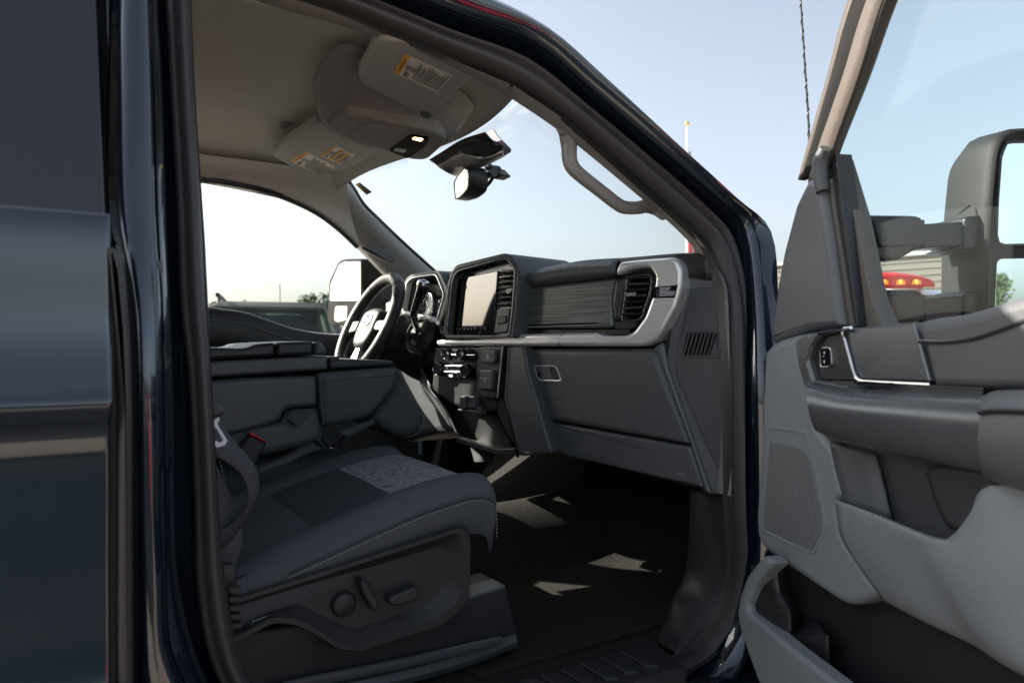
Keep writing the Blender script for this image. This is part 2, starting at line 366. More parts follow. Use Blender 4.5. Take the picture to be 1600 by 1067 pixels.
# --- door aperture: stations of (outer edge, jamb line, seal outside, seal inside)
ST = [((420, 1250), (430, 1215), (450, 1190), (500, 1165)), ((340, 1180), (365, 1160), (392, 1140), (440, 1120)),
      ((290, 1067), (323, 1067), (344, 1067), (394, 1067)), ((266, 1000), (298, 1000), (320, 1000), (366, 1000)), ((261, 900), (279, 900), (306, 900), (350, 900)),
      ((259, 800), (275, 800), (304, 800), (341, 800)), ((257, 600), (272, 600), (295, 600), (330, 600)), ((255, 470), (266, 470), (281, 470), (322, 470)),
      ((246, 328), (260, 328), (276, 328), (315, 328)), ((241, 150), (254, 150), (266, 150), (304, 150)), ((234, 0), (246, 0), (258, 0), (298, 0)),
      ((226, -110), (240, -90), (254, -60), (299, -30)), ((270, -150), (275, -120), (285, -90), (316, -50)), ((370, -125), (372, -95), (375, -65), (380, -28)),
      ((480, -100), (476, -68), (472, -40), (473, 0)), ((585, -62), (568, -35), (558, -10), (543, 24)), ((735, -12), (715, 20), (700, 47), (681, 80)),
      ((858, 46), (838, 68), (822, 92), (800, 130)), ((948, 123), (930, 145), (915, 165), (898, 197)), ((1060, 226), (1035, 237), (1018, 250), (997, 283)),
      ((1150, 308), (1122, 313), (1100, 322), (1076, 354)), ((1205, 362), (1168, 360), (1142, 372), (1110, 395)), ((1216, 470), (1182, 470), (1164, 470), (1131, 470)),
      ((1214, 600), (1184, 600), (1166, 600), (1139, 600)), ((1210, 770), (1184, 770), (1166, 770), (1141, 770)), ((1205, 880), (1182, 880), (1167, 880), (1146, 880)),
      ((1192, 965), (1168, 958), (1153, 950), (1134, 945)), ((1160, 1045), (1136, 1030), (1117, 1015), (1098, 1004)), ((1125, 1085), (1096, 1066), (1076, 1046), (1058, 1030)),
      ((1055, 1130), (1036, 1100), (1020, 1075), (1000, 1058)), ((830, 1200), (820, 1160), (810, 1130), (800, 1110)), ((600, 1250), (600, 1215), (600, 1190), (610, 1165))]
def col(i, o): return [side(o)(s[i]) for s in ST]
A0, A1, A2, A3 = col(0, -.085), col(1, -.06), col(2, -.02), col(3, .0)
A1b = [a.lerp(b, .12) + V((0, .012, 0)) for a, b in zip(A1, A2)]; A1c = [a.lerp(b, .8) + V((0, .02, 0)) for a, b in zip(A1, A2)]
A0b = [a.lerp(b, .45) + V((0, -.004, 0)) for a, b in zip(A0, A1)]
body = loft("door_aperture", [A0, A0b, A1, A1b, A1c, A2], paint, T, k=4, kr=2, closed=True, sharp=60)
sm = lambda t, d: [a.lerp(b, t) + V((0, -d, 0)) for a, b in zip(A2, A3)]
loft("door_weatherstrip", [sm(0, -.012), sm(0, .006), sm(.12, .014), sm(.24, .010), sm(.30, .007), sm(.42, .016), sm(.62, .024), sm(.85, .016), sm(1.0, 0), sm(1.0, -.02)], seal, T, k=4, kr=2, closed=True, sharp=70)
loft("seal_lip", [sm(.94, .006), sm(.99, .009), sm(1.012, .0), sm(1.0, -.02)], rubber, T, k=4, kr=2, closed=True, sharp=70)
# outer skin behind the aperture: roof edge, pillar outer face
iU = range(13, 22)
U0 = [A0[i] for i in iU]
loft("roof_rail", [U0, [p + V((.0, .02, .018)) for p in U0], [p + V((.02, .07, .035)) for p in U0], [p + V((.05, .16, .05)) for p in U0]], paint, T, k=4, kr=2, sharp=60)

# outside of the centre pillar and the closed rear door
def bp(y, xs, ys): return [onY(Yv)((x, y)) for x, Yv in zip(xs, ys)]
cols = []
for y, xs in ((-180, (180, 195, 215, 228, 226)), (0, (175, 192, 214, 230, 235)), (150, (172, 190, 214, 234, 241)), (328, (171, 190, 214, 238, 246)), (470, (200, 210, 226, 245, 255)), (600, (208, 216, 230, 248, 257)),
              (800, (209, 218, 234, 250, 259)), (900, (209, 220, 238, 254, 261)), (1000, (208, 222, 242, 258, 266)), (1067, (207, 226, 252, 278, 290)), (1180, (206, 240, 290, 330, 340))):
    lean = max(0, (1.45 - (y - 533) / 1150 * 1.0) - 1.45) * SL
    cols.append(bp(y, xs, [v + lean for v in (-.915, -.937, -.942, -.935, -.922)]))
loft("centre_pillar", [list(r) for r in zip(*cols)], paint, T, k=5, kr=4, sharp=60)
RD = empty("rear_door", (-1.6, -.95, 1.2), None, None, parent=T)
prof = [(-.985 + .0, 1.594), (-.965, 1.56), (-.968, 1.46), (-.985, 1.40), (-.992, 1.382), (-.984, 1.368), (-.968, 1.34), (-.962, 1.24), (-.964, 1.10), (-.975, 1.045), (-.972, 1.03), (-.958, .99), (-.955, .78), (-.93, .70)]
prof[0] = (-.958, 1.594)
xr = onY(-.96)((172, 600)).x
loft("door_skin", [[V((x, Y, z)) for Y, z in prof] for x in (-2.15, -1.7, xr - .035, xr - .006, xr)], paint, RD, k=4, sharp=50, thick=.004)
lo = onY(-.96)
moz = [lo(p) for p in ((168, 375), (168, 349), (-300, 318), (-300, 342))]
slab("belt_moulding", fillet_pts if False else moz, (0, -1, 0), .03, dark, RD, b=.006)
gl = [onY(-.90)(p) for p in ((163, 352), (160, -200))]
rg = [V((gl[0].x, -.915, 1.59)), V((-2.1, -.915, 1.60)), V((-2.1, -.915 + .16, 2.02)), V((gl[1].x - .004, -.915 + .16, 2.02))]
slab("window_glass", rg, (0, -1, .3), .006, glassp, RD, b=.001)
# black edge beside the rear glass, and the rubber edge below the belt
e0 = [onY(-.92 + l)((x, y)) for x, y, l in ((160, 378, .05), (172, 378, .05), (175, 150, .11), (176, -180, .19), (160, -180, .19), (163, 150, .11))]
slab("window_edge_trim", e0, (0, -1, .3), .03, gloss, RD, b=.004)
ed = [onY(-.972)(p) for p in fillet([(166, 384), (184, 386), (196, 440), (205, 540), (208, 640), (209, 1200), (183, 1200), (185, 640), (180, 520), (172, 430)], 8)]
slab("edge_seal", ed, (0, -1, 0), .03, rubber, RD, b=.008)
slab("window_frame_top", [V((-2.2, -.775, 2.0)), V((gl[1].x + .05, -.775, 2.0)), V((gl[1].x + .05, -.70, 2.12)), V((-2.2, -.70, 2.12))], (0, -1, .3), .03, paint, RD, b=.01)
# rest of the cab: roof skin, rear wall, driver side
loft("roof", [[V((x, y, 2.185 - .085 * (abs(y) / .62) ** 3 - max(0, (x + .75) / .4) ** 2 * .06)) for y in (-.62, -.4, 0, .4, .62)] for x in (-2.2, -1.6, -1.0, -.75, -.48, -.38)], paint, T, k=5, kr=4, thick=.01)
cab = [V((-2.2, y, z)) for y, z in ((-.84, .75), (.84, .75), (.84, 1.5), (-.84, 1.5))]
slab("cab_rear_wall", cab, (1, 0, 0), .03, dark, T, b=.01)
slab("rear_window", [V((-2.2, y, z)) for y, z in ((-.7, 1.503), (.7, 1.503), (.62, 1.98), (-.62, 1.98))], (1, 0, 0), .005, glassp, T, b=.001)
slab("cab_rear_header", [V((-2.2, y, z)) for y, z in ((-.70, 1.985), (.70, 1.985), (.66, 2.1), (-.66, 2.1))], (1, 0, 0), .03, trimg, T, b=.01)

# --- headliner and everything on the ceiling
def hz(x, y): return 2.10 - .10 * (abs(y) / .66) ** 5 - max(0, (x - hx(y) + .16) / .16) ** 2 * .045
def hx(y): return -.40 + .19 * (1 - min(1, (y / .64) ** 2))
rows = []
for i in range(15):
    y = -.615 + 1.23 * i / 14; rows.append([V((x, y, hz(x, y))) for x in [-2.2 + (hx(y) + 2.2) * t for t in (0, .2, .4, .6, .7, .8, .86, .91, .95, .98, 1)]])
hl = loft("headliner", rows, liner, T, k=2, kr=2, thick=.012, sharp=80)
ud = [(430, 12), (528, 38), (672, 88), (791, 149)]
trim3 = [side(.05)(p) for p in ((300, -60), (370, -14), *ud)]
loft("roof_side_trim", [[A3[i] + V((0, .006, 0)) for i in (12, 13, 14, 15, 16, 17)], [p.lerp(q, .5) + V((0, 0, -.004)) for p, q in zip([A3[i] for i in (12, 13, 14, 15, 16, 17)], trim3)], trim3, [p + V((0, .04, .05)) for p in trim3], [p + V((.02, .10, .09)) for p in trim3]], sidetrim, T, k=5, kr=3)

def visor(plane, outline, cut, name_label):
    p = [plane(q) for q in fillet(outline, 16, 5)]
    n = area_n(p).normalized(); n = -n if n.z > 0 else n
    v = slab("sun_visor", p, n, .02, visorm, T, b=.008)
    v["label"] = name_label
    return v, n
def warning(v, plane, c, n, band=.13, pic=True, extra=()):
    # c: corners, band end first: (top, bottom) of band, (top, bottom) of far end
    a, b, d, e = [plane(q) + n * .0012 for q in c]
    P = lambda s, t: a.lerp(d, s).lerp(b.lerp(e, s), t)
    q = [P(0, 0), P(1, 0), P(1, 1), P(0, 1)]
    lb = slab("warning_label", q, n, .001, paper, v, b=.0003, seg=1)
    def pat(s0, s1, t0, t1, h=.0004): return (P(s0, t0) + n * .0003, P(s1, t0) - P(s0, t0), P(s0, t1) - P(s0, t0), n * h)
    boxes("heading_band", [pat(.0, band, .0, 1)] + [pat(s0, s1, 0, 1) for s0, s1 in extra], orange, lb)
    L = []; random.seed(int(c[0][0]))
    L.append(pat(band * .45, band * .62, .22, .80, .0007))
    s = band + .04
    while s < .97:
        head = random.random() < .2
        if any(s0 - .02 < s < s1 + .01 for s0, s1 in extra): s += .02; continue
        t1 = .97 - random.random() * .25; t0 = .08
        if s < band + .22 and pic: t1 = .62
        L.append(pat(s, s + (.020 if head else .012), 1 - t1, 1 - t0 if s > band + .24 or not pic else .62)); s += .034 if not head else .05
    if pic: L += [pat(band + .05, band + .075, .70, .80), pat(band + .06, band + .08, .83, .93), pat(band + .09, band + .12, .68, .95), pat(band + .14, band + .155, .70, .82), pat(band + .135, band + .17, .86, .93)]
    boxes("printed_lines", L, ink, lb)
    return lb
pv = onZ(1.992); dv = onZ(2.025)
v1, n1 = visor(pv, zC((728, 78), (603, 300), (622, 350), (965, 528), (1062, 522), (1312, 296), (1100, 160), (900, 98)), None, "sun visor nearest the open door with one warning label")
warning(v1, pv, zV((290, 122), (138, 382), (945, 425), (742, 660)), n1, .11)
slab("mirror_clip", [pv(p) - V((0, 0, .002)) for p in fillet(zC((975, 520), (1000, 508), (1050, 530), (1040, 552), (990, 552)), 4)], n1, .01, black, v1, b=.003)
v2, n2 = visor(dv, zC((75, 768), (370, 562), (460, 640), (725, 745), (700, 775), (425, 918), (330, 905)), None, "driver sun visor carrying two warning labels side by side")
warning(v2, dv, zW((520, 330), (305, 462), (925, 540), (705, 658)), n2, .10)
warning(v2, dv, zW((915, 240), (712, 375), (1195, 380), (990, 502)), n2, .10, True, ((.42, .50), (.70, .78)))
# overhead console
oc = onZ(1.985)
bulge = loft("overhead_bulge", [[oc(p) + V((0, 0, h)) for p in zC(*r)] for r, h in (
    (((340, 500), (440, 350), (620, 330), (1000, 520), (1210, 560), (1300, 640)), .07), (((365, 560), (470, 440), (620, 430), (950, 560), (1130, 620), (1200, 690)), .03),
    (((425, 618), (520, 535), (700, 560), (900, 610), (1080, 650), (1130, 690)), .0))], trimg, T, k=5, kr=4, thick=.006)
oc = onZ(1.972)
ocp = [oc(p) for p in fillet(zC((422, 615), (455, 570), (530, 528), (640, 540), (1080, 640), (1130, 680), (1120, 710), (1020, 800), (930, 800), (700, 722)), 8)]
OC = slab("overhead_console", ocp, (0, 0, -1), .05, trimg, T, b=.006)
slab("sunglass_lid", [oc(p) - V((0, 0, .003)) for p in fillet(zC((540, 660), (555, 640), (650, 578), (848, 612), (695, 718)), 5)], (0, 0, -1), .01, trimg, OC, b=.0025)
slab("button_panel", [oc(p) - V((0, 0, .005)) for p in fillet(zC((790, 738), (920, 645), (1035, 665), (1000, 720), (905, 785)), 4)], (0, 0, -1), .01, matte, OC, b=.003)
slab("map_lamp", [oc(p) - V((0, 0, .006)) for p in fillet(zC((925, 665), (940, 652), (1000, 662), (985, 680)), 3)], (0, 0, -1), .01, lampw, OC, b=.002, label="lit map lamp glowing warm yellow")
slab("map_lamp", [oc(p) - V((0, 0, .006)) for p in fillet(zC((815, 735), (840, 718), (900, 728), (880, 748)), 3)], (0, 0, -1), .01, lampg, OC, b=.002)
slab("console_cup", [oc(p) - V((0, 0, .002)) for p in fillet(zC((905, 785), (1000, 722), (1060, 690), (1095, 700), (1000, 770), (930, 795)), 8)], (0, 0, -1), .008, trimg, OC, b=.004)
lathe("ceiling_plug", onZ(2.09)(zC((173, 590))[0]) , (0, 0, -1), [(.02, -.01), (.02, .004), (.016, .007), (.013, .004), (0, .004)], visorm, T)

# --- pillars, grab handle
pin = [side(.07)(p) for p in ((791, 149), (876, 207), (985, 296), (1062, 363), (1094, 402), (1112, 430))]
pou = [A3[i] + V((0, .004, 0)) for i in (17, 18, 19, 20, 21)] + [side(.0)((1122, 430))]
AP = loft("windscreen_pillar_trim", [pou, [a.lerp(b, .5) + V((-.012, -.006, 0)) for a, b in zip(pou, pin)], pin, [p + V((.05, .0, .0)) for p in pin]], trimg, T, k=6, kr=4, label="front pillar trim beside the open door")
hp = [onY(-.665)((879, 199))] + [onY(-.655)(p) for p in ((885, 208), (889, 228), (890, 248), (895, 262), (908, 275), (935, 296), (962, 317), (975, 324), (995, 325), (1012, 322), (1026, 326))] + [onY(-.70)((1036, 334))]
GH = tube("grab_handle", hp, [.015, .018, .0165, .016, .0155, .0155, .016, .018, .015], trimg, T, n=14, flat=(1.0, .9, (0, 1, 0)))
hp2 = [onY(-.67)(p) for p in ((896, 232), (905, 236), (960, 278), (1003, 310), (996, 318), (975, 318))]
tube("handle_inlay", [p + V((-.014, -.006, 0)) for p in hp[2:9]], .006, visorm, GH, n=8)
# driver-side front pillar and roof edge
dw = [onY(.70)(p) for p in ((470, 312), (505, 333), (545, 364), (575, 394), (605, 425), (650, 470))]
dg = [onY(.66)(p) for p in ((540, 280), (552, 298), (566, 320), (592, 346), (632, 384), (690, 436))]
DPil = loft("windscreen_pillar_trim", [[p + V((0, .06, 0)) for p in dw], dw, [a.lerp(b, .35) + V((0, -.03, 0)) for a, b in zip(dw, dg)], [a.lerp(b, .7) + V((0, -.035, 0)) for a, b in zip(dw, dg)], dg, [p + V((.03, .05, -.02)) for p in dg]], trimg, T, k=5, kr=3, label="front pillar trim on the driver side")
tube("glass_edge", [p + V((.012, .012, .004)) for p in dg], .006, black, DPil, n=6)
slab("handle_recess", [onY(.60)(p) for p in fillet(zL((845, 20), (960, 20), (1040, 75), (1010, 108), (930, 70)), 5)], (0, -1, 0), .02, dark, DPil, b=.006)
rt = [onY(.66)(p) for p in ((250, 268), (313, 275), (370, 283), (430, 298), (490, 324), (530, 352), (562, 382))]
rb = [onZ(2.02)(p) for p in ((250, 225), (313, 232), (370, 240), (430, 262), (490, 288), (530, 296), (555, 300))]
rb = [V((min(a.x, -.375 - .03 * (6 - i)), .56, 2.035)) for i, a in enumerate(rt)]
loft("roof_side_trim", [rb, [a.lerp(b, .55) + V((0, .03, -.0)) for a, b in zip(rb, rt)], rt, [p + V((0, .05, -.004)) for p in rt]], liner, T, k=5, kr=3)
tube("window_seal", [p + V((0, .02, -.008)) for p in rt] , .009, rubber, T, n=8, label="dark seal along the top of the driver window")

# roof edge over the driver side and behind the front door, closing the cab
for sgn, x0 in ((1, -.50), (-1, -1.10)):
    xs_ = (-2.2, -1.5, -1.1, -.8, x0) if sgn > 0 else (-2.2, -1.8, -1.4, -1.25, x0)
    loft("roof_rail", [[V((x, sgn * y, z - (.03 if x > -.6 else 0))) for x in xs_] for y, z in ((.665, 1.985), (.72, 1.98), (.73, 2.02), (.69, 2.09), (.60, 2.13))], paint, T, k=4, kr=3, thick=.01)
    loft("rear_roof_trim", [[V((x, sgn * y, z)) for x in (-2.2, -1.7, -1.4, -1.0 if sgn > 0 else -1.3)] for y, z in ((.56, 2.05), (.64, 2.02), (.67, 1.985))], liner, T, k=3, kr=2, thick=.006)
# windscreen
wh = [V((hx(y) + .02, y, hz(hx(y), y) + .005)) for y in (-.66, -.5, -.25, 0, .25, .5, .66)]
wb = [V((.10 + .42 * (1 - (y / .78) ** 2), y * 1.1, 1.58)) for y in (-.66, -.5, -.25, 0, .25, .5, .66)]
WS = loft("windscreen", [wh, [a.lerp(b, .5) + V((.025, 0, .015)) for a, b in zip(wh, wb)], wb], glassw, T, k=4, kr=6, thick=.005)
st = [wh[4] + V((-.0, .2, 0))]
wsn = V((-.55, 0, -.8))
stq = [hit(p, V((-.25, .55, 1.96)), wsn) for p in zO((-30, 668), (8, 650), (128, 745), (78, 768))]
sk = slab("windscreen_sticker", stq, wsn, .002, mat("sticker_olive", (.12, .10, .04), .5), T, b=.0004)
boxes("printed_lines", [(stq[0].lerp(stq[3], t) .lerp(stq[1].lerp(stq[2], t), .25) - wsn * -.001, (stq[1] - stq[0]) * .5, (stq[3] - stq[0]) * .03, wsn * .0008) for t in (.1, .3, .42, .54, .66, .78)], orange, sk)

# rear-view mirror and camera housing
hs = loft("sensor_housing", [[onX(X)(p) for p in zO(*r)] for r, X in (
    (((690, 440), (820, 360), (1000, 250), (1230, 175)), -.27), (((760, 480), (850, 440), (1060, 330), (1300, 260)), -.29), (((890, 560), (960, 500), (1160, 480), (1390, 370)), -.25), (((930, 575), (1050, 490), (1200, 470), (1400, 385)), -.18))], black, T, k=5, kr=4, thick=.01)
slab("camera_cover", [onX(-.30)(p) for p in fillet(zO((930, 330), (1020, 245), (1130, 255), (1250, 290), (1330, 380), (1180, 440), (1010, 400)), 8)], (-1, 0, -.5), .03, gloss, hs, b=.008)
slab("frit_band", [onX(-.16)(p) for p in fillet(zO((1232, 165), (1290, 128), (1330, 200), (1460, 330), (1455, 360), (1290, 455), (1390, 380), (1360, 330)), 4)], (-1, 0, -.3), .004, mat("purple_frit", (.06, .05, .075), .5), hs, b=.001)
mf = onX(-.215)
RM = empty("rear_view_mirror", (-.2, 0, 1.9), None, None, parent=T)
mp_ = fillet(zO((1035, 488), (1140, 500), (1160, 600), (1150, 720), (1060, 790), (930, 825), (912, 650), (960, 570)), 6)
back = [mf(p) for p in mp_]
rmn = V((-.93, -.08, -.40)).normalized()
g_ = [hit(p, V((-.25, 0, 1.90)), rmn) for p in fillet(zO((1035, 490), (1058, 600), (1062, 690), (1005, 770), (930, 825), (912, 650), (950, 580)), 5)]
gn = area_n(g_).normalized()
N_ = 40; ga = resample(g_, N_, True); ba = resample([q + V((.03, 0, 0)) for q in back], N_, True)
if area_n(ga).dot(area_n(ba)) < 0: ba = ba[::-1]
s_ = min(range(N_), key=lambda s: sum((ga[j] - ba[(j + s) % N_]).length for j in range(N_))); ba = [ba[(j + s_) % N_] for j in range(N_)]
vs, fs = grid([ga, [a.lerp(b, .5) for a, b in zip(ga, ba)], ba], True); fs += [tuple(2 * N_ + j for j in range(N_)), tuple(range(N_))]
obj("mirror_housing", vs, fs, black, RM, sharp=50)
rmn = V((-.93, -.08, -.40)).normalized()
gi = [hit(p, V((-.262, 0, 1.90)), rmn) for p in fillet(zO((1030, 505), (1050, 600), (1052, 690), (995, 762), (938, 812), (924, 655), (958, 588)), 4)]
slab("mirror_glass", gi, rmn, .004, mirrorm, RM, b=.0005)
tube("mirror_stalk", [onX(-.17)(p) for p in zO((1150, 620), (1200, 600), (1260, 570), (1310, 550))], [.014, .013, .009, .012], black, RM)
slab("mount_foot", [onX(-.15)(p) for p in fillet(zO((1290, 560), (1310, 505), (1385, 580), (1300, 622)), 3)], (-1, 0, 0), .03, black, RM, b=.004)
tube("mirror_cable", [onX(-.16)(p) for p in zO((1160, 720), (1220, 690), (1275, 630), (1300, 560), (1270, 490), (1250, 460))], .0055, rubber, RM)
slab("stalk_joint", [onX(-.165)(p) for p in fillet(zO((1200, 490), (1270, 470), (1300, 520), (1260, 560), (1215, 530)), 4)], (-1, 0, 0), .03, black, RM, b=.005)

# --- driver side door, shut
DD = empty("driver_door", (-.6, .85, 1.2), None, None, parent=T)
bl = [onY(.80)(p) for p in ((200, 478), (313, 480), (345, 483), (385, 489), (420, 501), (460, 514), (500, 521), (540, 523), (640, 523))]
loft("door_top_pad", [[p + V((0, .06, .0)) for p in bl], bl, [p + V((0, -.02, -.02)) for p in bl], [p + V((0, -.025, -.09)) for p in bl], [p + V((0, -.01, -.13)) for p in bl]], black, DD, k=5, kr=3, thick=.004)
loft("door_panel", [[p + V((0, -.012, -.13)) for p in bl], [V((p.x, .775, 1.2)) for p in bl], [V((p.x, .80, .78)) for p in bl]], dark, DD, k=4, kr=3, thick=.01)
loft("outer_skin", [[p + V((0, .07, .0)) for p in bl], [V((p.x, .96, 1.38)) for p in bl], [V((p.x, .95, .7)) for p in bl]], paint, DD, k=4, kr=3, thick=.004)
wt = rt[1:]; gtop = [p + V((0, .05, 0)) for p in rt] + [p + V((0, .05, 0)) for p in (dw[4], dw[5])]
gb_ = [p + V((0, .03, -.01)) for p in bl]
loft("window_glass", [gtop, gb_], glassw, DD, n=24, thick=.004)
tube("crease_line", [p + V((0, -.026, -.045)) for p in bl[:7]], .004, dark, DD, n=6)
slab("centre_post", [V((x, .70 + d, z)) for x, d, z in ((-1.0, .0, 2.02), (-1.16, .0, 2.02), (-1.2, .11, 1.5), (-1.03, .11, 1.5))], (0, -1, 0), .08, trimg, T, b=.015)
slab("rear_side_trim", [V((x, .84, z)) for x, z in ((-1.03, .75), (-1.03, 1.52), (-2.2, 1.55), (-2.2, .75))], (0, -1, 0), .05, dark, T, b=.02)
slab("rear_quarter_post", [V((x, y, z)) for x, y, z in ((-1.95, .72, 2.03), (-2.2, .72, 2.03), (-2.2, .82, 1.5), (-2.0, .82, 1.5))], (0, -1, 0), .08, trimg, T, b=.015)
slab("rear_inner_trim", [V((x, -.86, z)) for x, z in ((-1.12, .75), (-1.12, 1.55), (-2.2, 1.55), (-2.2, .75))], (0, 1, 0), .04, dark, T, b=.02)
bip = [V((x, y, z)) for x, y, z in ((-1.05, -.80, .86), (-1.05, -.80, 1.45), (-1.06, -.66, 2.0), (-1.20, -.66, 2.0), (-1.22, -.80, 1.45), (-1.22, -.80, .86))]
loft("centre_pillar_trim", [[p + V((0, 0, 0)) for p in bip[:3]], [p + V((-.03, .02, 0)) for p in bip[:3]], [p + V((.03, .02, 0)) for p in bip[:2:-1]], [p for p in bip[:2:-1]]], dark, T, k=4, kr=2, thick=.006)
# driver mirror
DM = empty("side_mirror", (-.1, 1.2, 1.5), None, None, parent=T); DM["label"] = "driver side mirror with pale sky in its glass"
dmX = onX(-.13)
po = [dmX(p) for p in fillet(zS((62, 600), (76, 320), (155, 148), (195, 132), (348, 128), (352, 520), (240, 690), (100, 682), (68, 650)), 4)]
slab("mirror_shell", po, (-1, 0, 0), .12, matte, DM, b=.008)
slab("mirror_glass", [q + V((-.002, 0, 0)) for q in [dmX(p) for p in fillet(zS((90, 345), (165, 172), (200, 156), (338, 152), (340, 480), (84, 482)), 3)]], (-1, 0, 0), .003, mirrorm, DM, b=.001)
slab("spotter_glass", [q + V((-.002, 0, 0)) for q in [dmX(p) for p in fillet(zS((130, 525), (230, 522), (225, 640), (150, 660), (120, 640)), 3)]], (-1, 0, 0), .003, mirrorm, DM, b=.001)
slab("mirror_back", [onX(-.05)(p) for p in fillet(zS((345, 130), (450, 165), (510, 330), (500, 480), (350, 500)), 4)], (-1, 0, 0), .12, black, DM, b=.012)
bar("mirror_arm", (-.05, .92, 1.50), (-.05, 1.15, 1.50), (.03, 0, 0), (0, 0, .02), black, DM)

# --- steering wheel, column, shifter, cluster
SW = empty("steering_wheel", (-.355, .40, 1.535), None, None, parent=T)
wc = V((-.352, .405, 1.50)); wn = V((-.90, 0, .43)).normalized(); wu = V((.43, 0, .90)).normalized(); wr = V((0, -1, 0))
Rw = .178
wp = lambda a, r=Rw, h=0: wc + wr * math.cos(a) * r + wu * math.sin(a) * r + wn * h
tube("wheel_rim", [wp(2 * math.pi * i / 24) for i in range(24)], .0205, rimm_, SW, n=14, k=3, closed=True, sharp=80)
rim = bpy.data.objects["wheel_rim"]
for a in (.9, 2.2, 4.1, 5.2):
    tube("rim_seam", [wp(a) + (wp(a) - wc).normalized() * .0207 * math.cos(t) + wn * .0207 * math.sin(t) for t in [2 * math.pi * i / 12 for i in range(12)]], .0012, black, rim, n=5, k=2, closed=True)
hub = [wp(a, r, .012) for a, r in ((.15, .07), (.7, .085), (1.57, .068), (2.44, .085), (3.0, .075), (3.5, .078), (4.1, .088), (4.71, .085), (5.3, .088), (5.9, .078))]
hubp = cat(hub, 4, True)
HB = slab("wheel_hub", hubp, wn, .06, hubm, SW, b=.02, seg=5, sharp=80)
lathe("badge_rim", wp(1.2, .018, .0125), wn, [(.021, 0), (.021, .003), (.0185, .004), (.0185, .002), (0, .002)], chrome, HB, sx=1.55)
lathe("badge_oval", wp(1.2, .018, .0145), wn, [(.0186, 0), (.0175, .0016), (0, .002)], bluebadge, HB, sx=1.55)
text("Ford", wp(1.2, .018, .0170), wr, wu, .026, white, HB)
for s, a0 in ((1, 0), (-1, math.pi)):
    sp = [wp(a0 - .22 * s, .06, .004), wp(a0 - .16 * s, .172, .0), wp(a0 + .16 * s, .172, .0), wp(a0 + .28 * s, .065, .004)]
    slab("wheel_spoke", sp, wn, .03, black, SW, b=.006)
    bt = [wp(a0 - .2 * s, .09, .009), wp(a0 - .14 * s, .15, .006), wp(a0 + .12 * s, .15, .006), wp(a0 + .18 * s, .09, .009)]
    pad = slab("thumb_pad", bt, wn, .008, white if s < 0 else black, SW, b=.003)
    boxes("pad_marks", [(bt[0].lerp(bt[3], t).lerp(bt[1].lerp(bt[2], t), .3) + wn * .0004, (bt[1] - bt[0]) * .3, (bt[3] - bt[0]) * .05, wn * .0005) for t in (.3, .55, .75)], ink if s < 0 else white, pad)
slab("wheel_spoke", [wp(4.5, .06, .004), wp(4.45, .172, 0), wp(4.55, .172, 0), wp(4.92, .172, 0), wp(4.98, .172, 0), wp(4.9, .06, .004)], wn, .02, satin, SW, b=.005)
lathe("rear_shroud", wc - wn * .13, wn, [(.02, -.03), (.075, -.02), (.085, .03), (.082, .085), (.05, .10), (.0, .1)], black, SW)
tube("steering_column", [wc - wn * .08, wc - wn * .18, V((-.13, .40, 1.40)), V((.1, .40, 1.33))], [.07, .085, .095, .11], black, T, n=18, flat=(1, 1.15, (0, 0, 1)))
slab("column_lower_cover", [onX(-.20)(p) for p in fillet(zS((640, 600), (1000, 760), (985, 1010), (930, 1035), (640, 960), (500, 900)), 6)], (-1, 0, 0), .2, black, T, b=.02)
SH = empty("gear_shifter", (-.3, .12, 1.5), None, None, parent=T)
shp = [onX(-.31)(p) for p in zS((858, 338), (848, 395), (822, 470), (795, 545), (782, 610), (795, 680), (820, 730))]
tube("lever", shp, [.0175, .0175, .015, .0125, .0115, .0105, .0105], gloss, SH, n=14, k=6)
lathe("lever_cap", shp[0], shp[0] - shp[1], [(.0178, -.006), (.0188, .0), (.017, .007), (.011, .0095), (0, .0095)], chrome, SH)
lathe("lever_button", shp[0] + (shp[0] - shp[1]).normalized() * .0092, shp[0] - shp[1], [(.010, 0), (.008, .002), (0, .003)], gloss, SH)
lathe("shifter_boot", onX(-.26)(zS((830, 760))[0]), V((-.8, -.3, .3)), [(.045, -.05), (.06, -.02), (.062, .0), (.045, .012), (.04, .004), (.02, .012), (0, .014)], black, SH)
IC = empty("instrument_cluster", (-.15, .35, 1.55), None, None, parent=T)
icX = onX(-.20)
ico = [icX(p) for p in fillet(zS((640, 585), (700, 312), (745, 262), (955, 225), (1000, 240), (1075, 430), (1010, 690), (960, 700), (850, 640)), 5)]
ici = [icX(p) for p in fillet(zS((680, 570), (722, 322), (765, 285), (945, 256), (975, 266), (1040, 430), (975, 655), (940, 660), (855, 610)), 5)]
ring("cluster_hood", ico, ici, (-1, 0, 0), .16, dark, IC, b=.006)
ring("hood_edge", [q + V((-.003, 0, 0)) for q in inset(ici, V((-1, 0, 0)), 0)], [q + V((-.003, 0, 0)) for q in [sum(ici, V()) / len(ici) + (p - sum(ici, V()) / len(ici)) * .955 for p in ici]], (-1, 0, 0), .02, satin, IC, b=.0015)
slab("cluster_face", [q + V((.07, 0, 0)) for q in ici], (-1, 0, .1), .02, gloss, IC, b=.002)
for p, r in (((935, 560), .048), ((800, 520), .048)):
    c = icX(zS(p)[0]) + V((.055, .015, 0))
    gg = lathe("gauge", c, (-1, 0, 0), [(r, -.01), (r, .006), (r * .93, .008), (r * .9, .002), (0, .002)], satindark, IC)
    boxes("gauge_ticks", [(c + V((-.004, math.cos(t) * r * .7, math.sin(t) * r * .7)), V((0, math.cos(t), math.sin(t))) * r * .16, V((0, -math.sin(t), math.cos(t))) * .0018, V((-.0006, 0, 0))) for t in [rad(-40 + 26 * i) for i in range(11)]], white, gg)
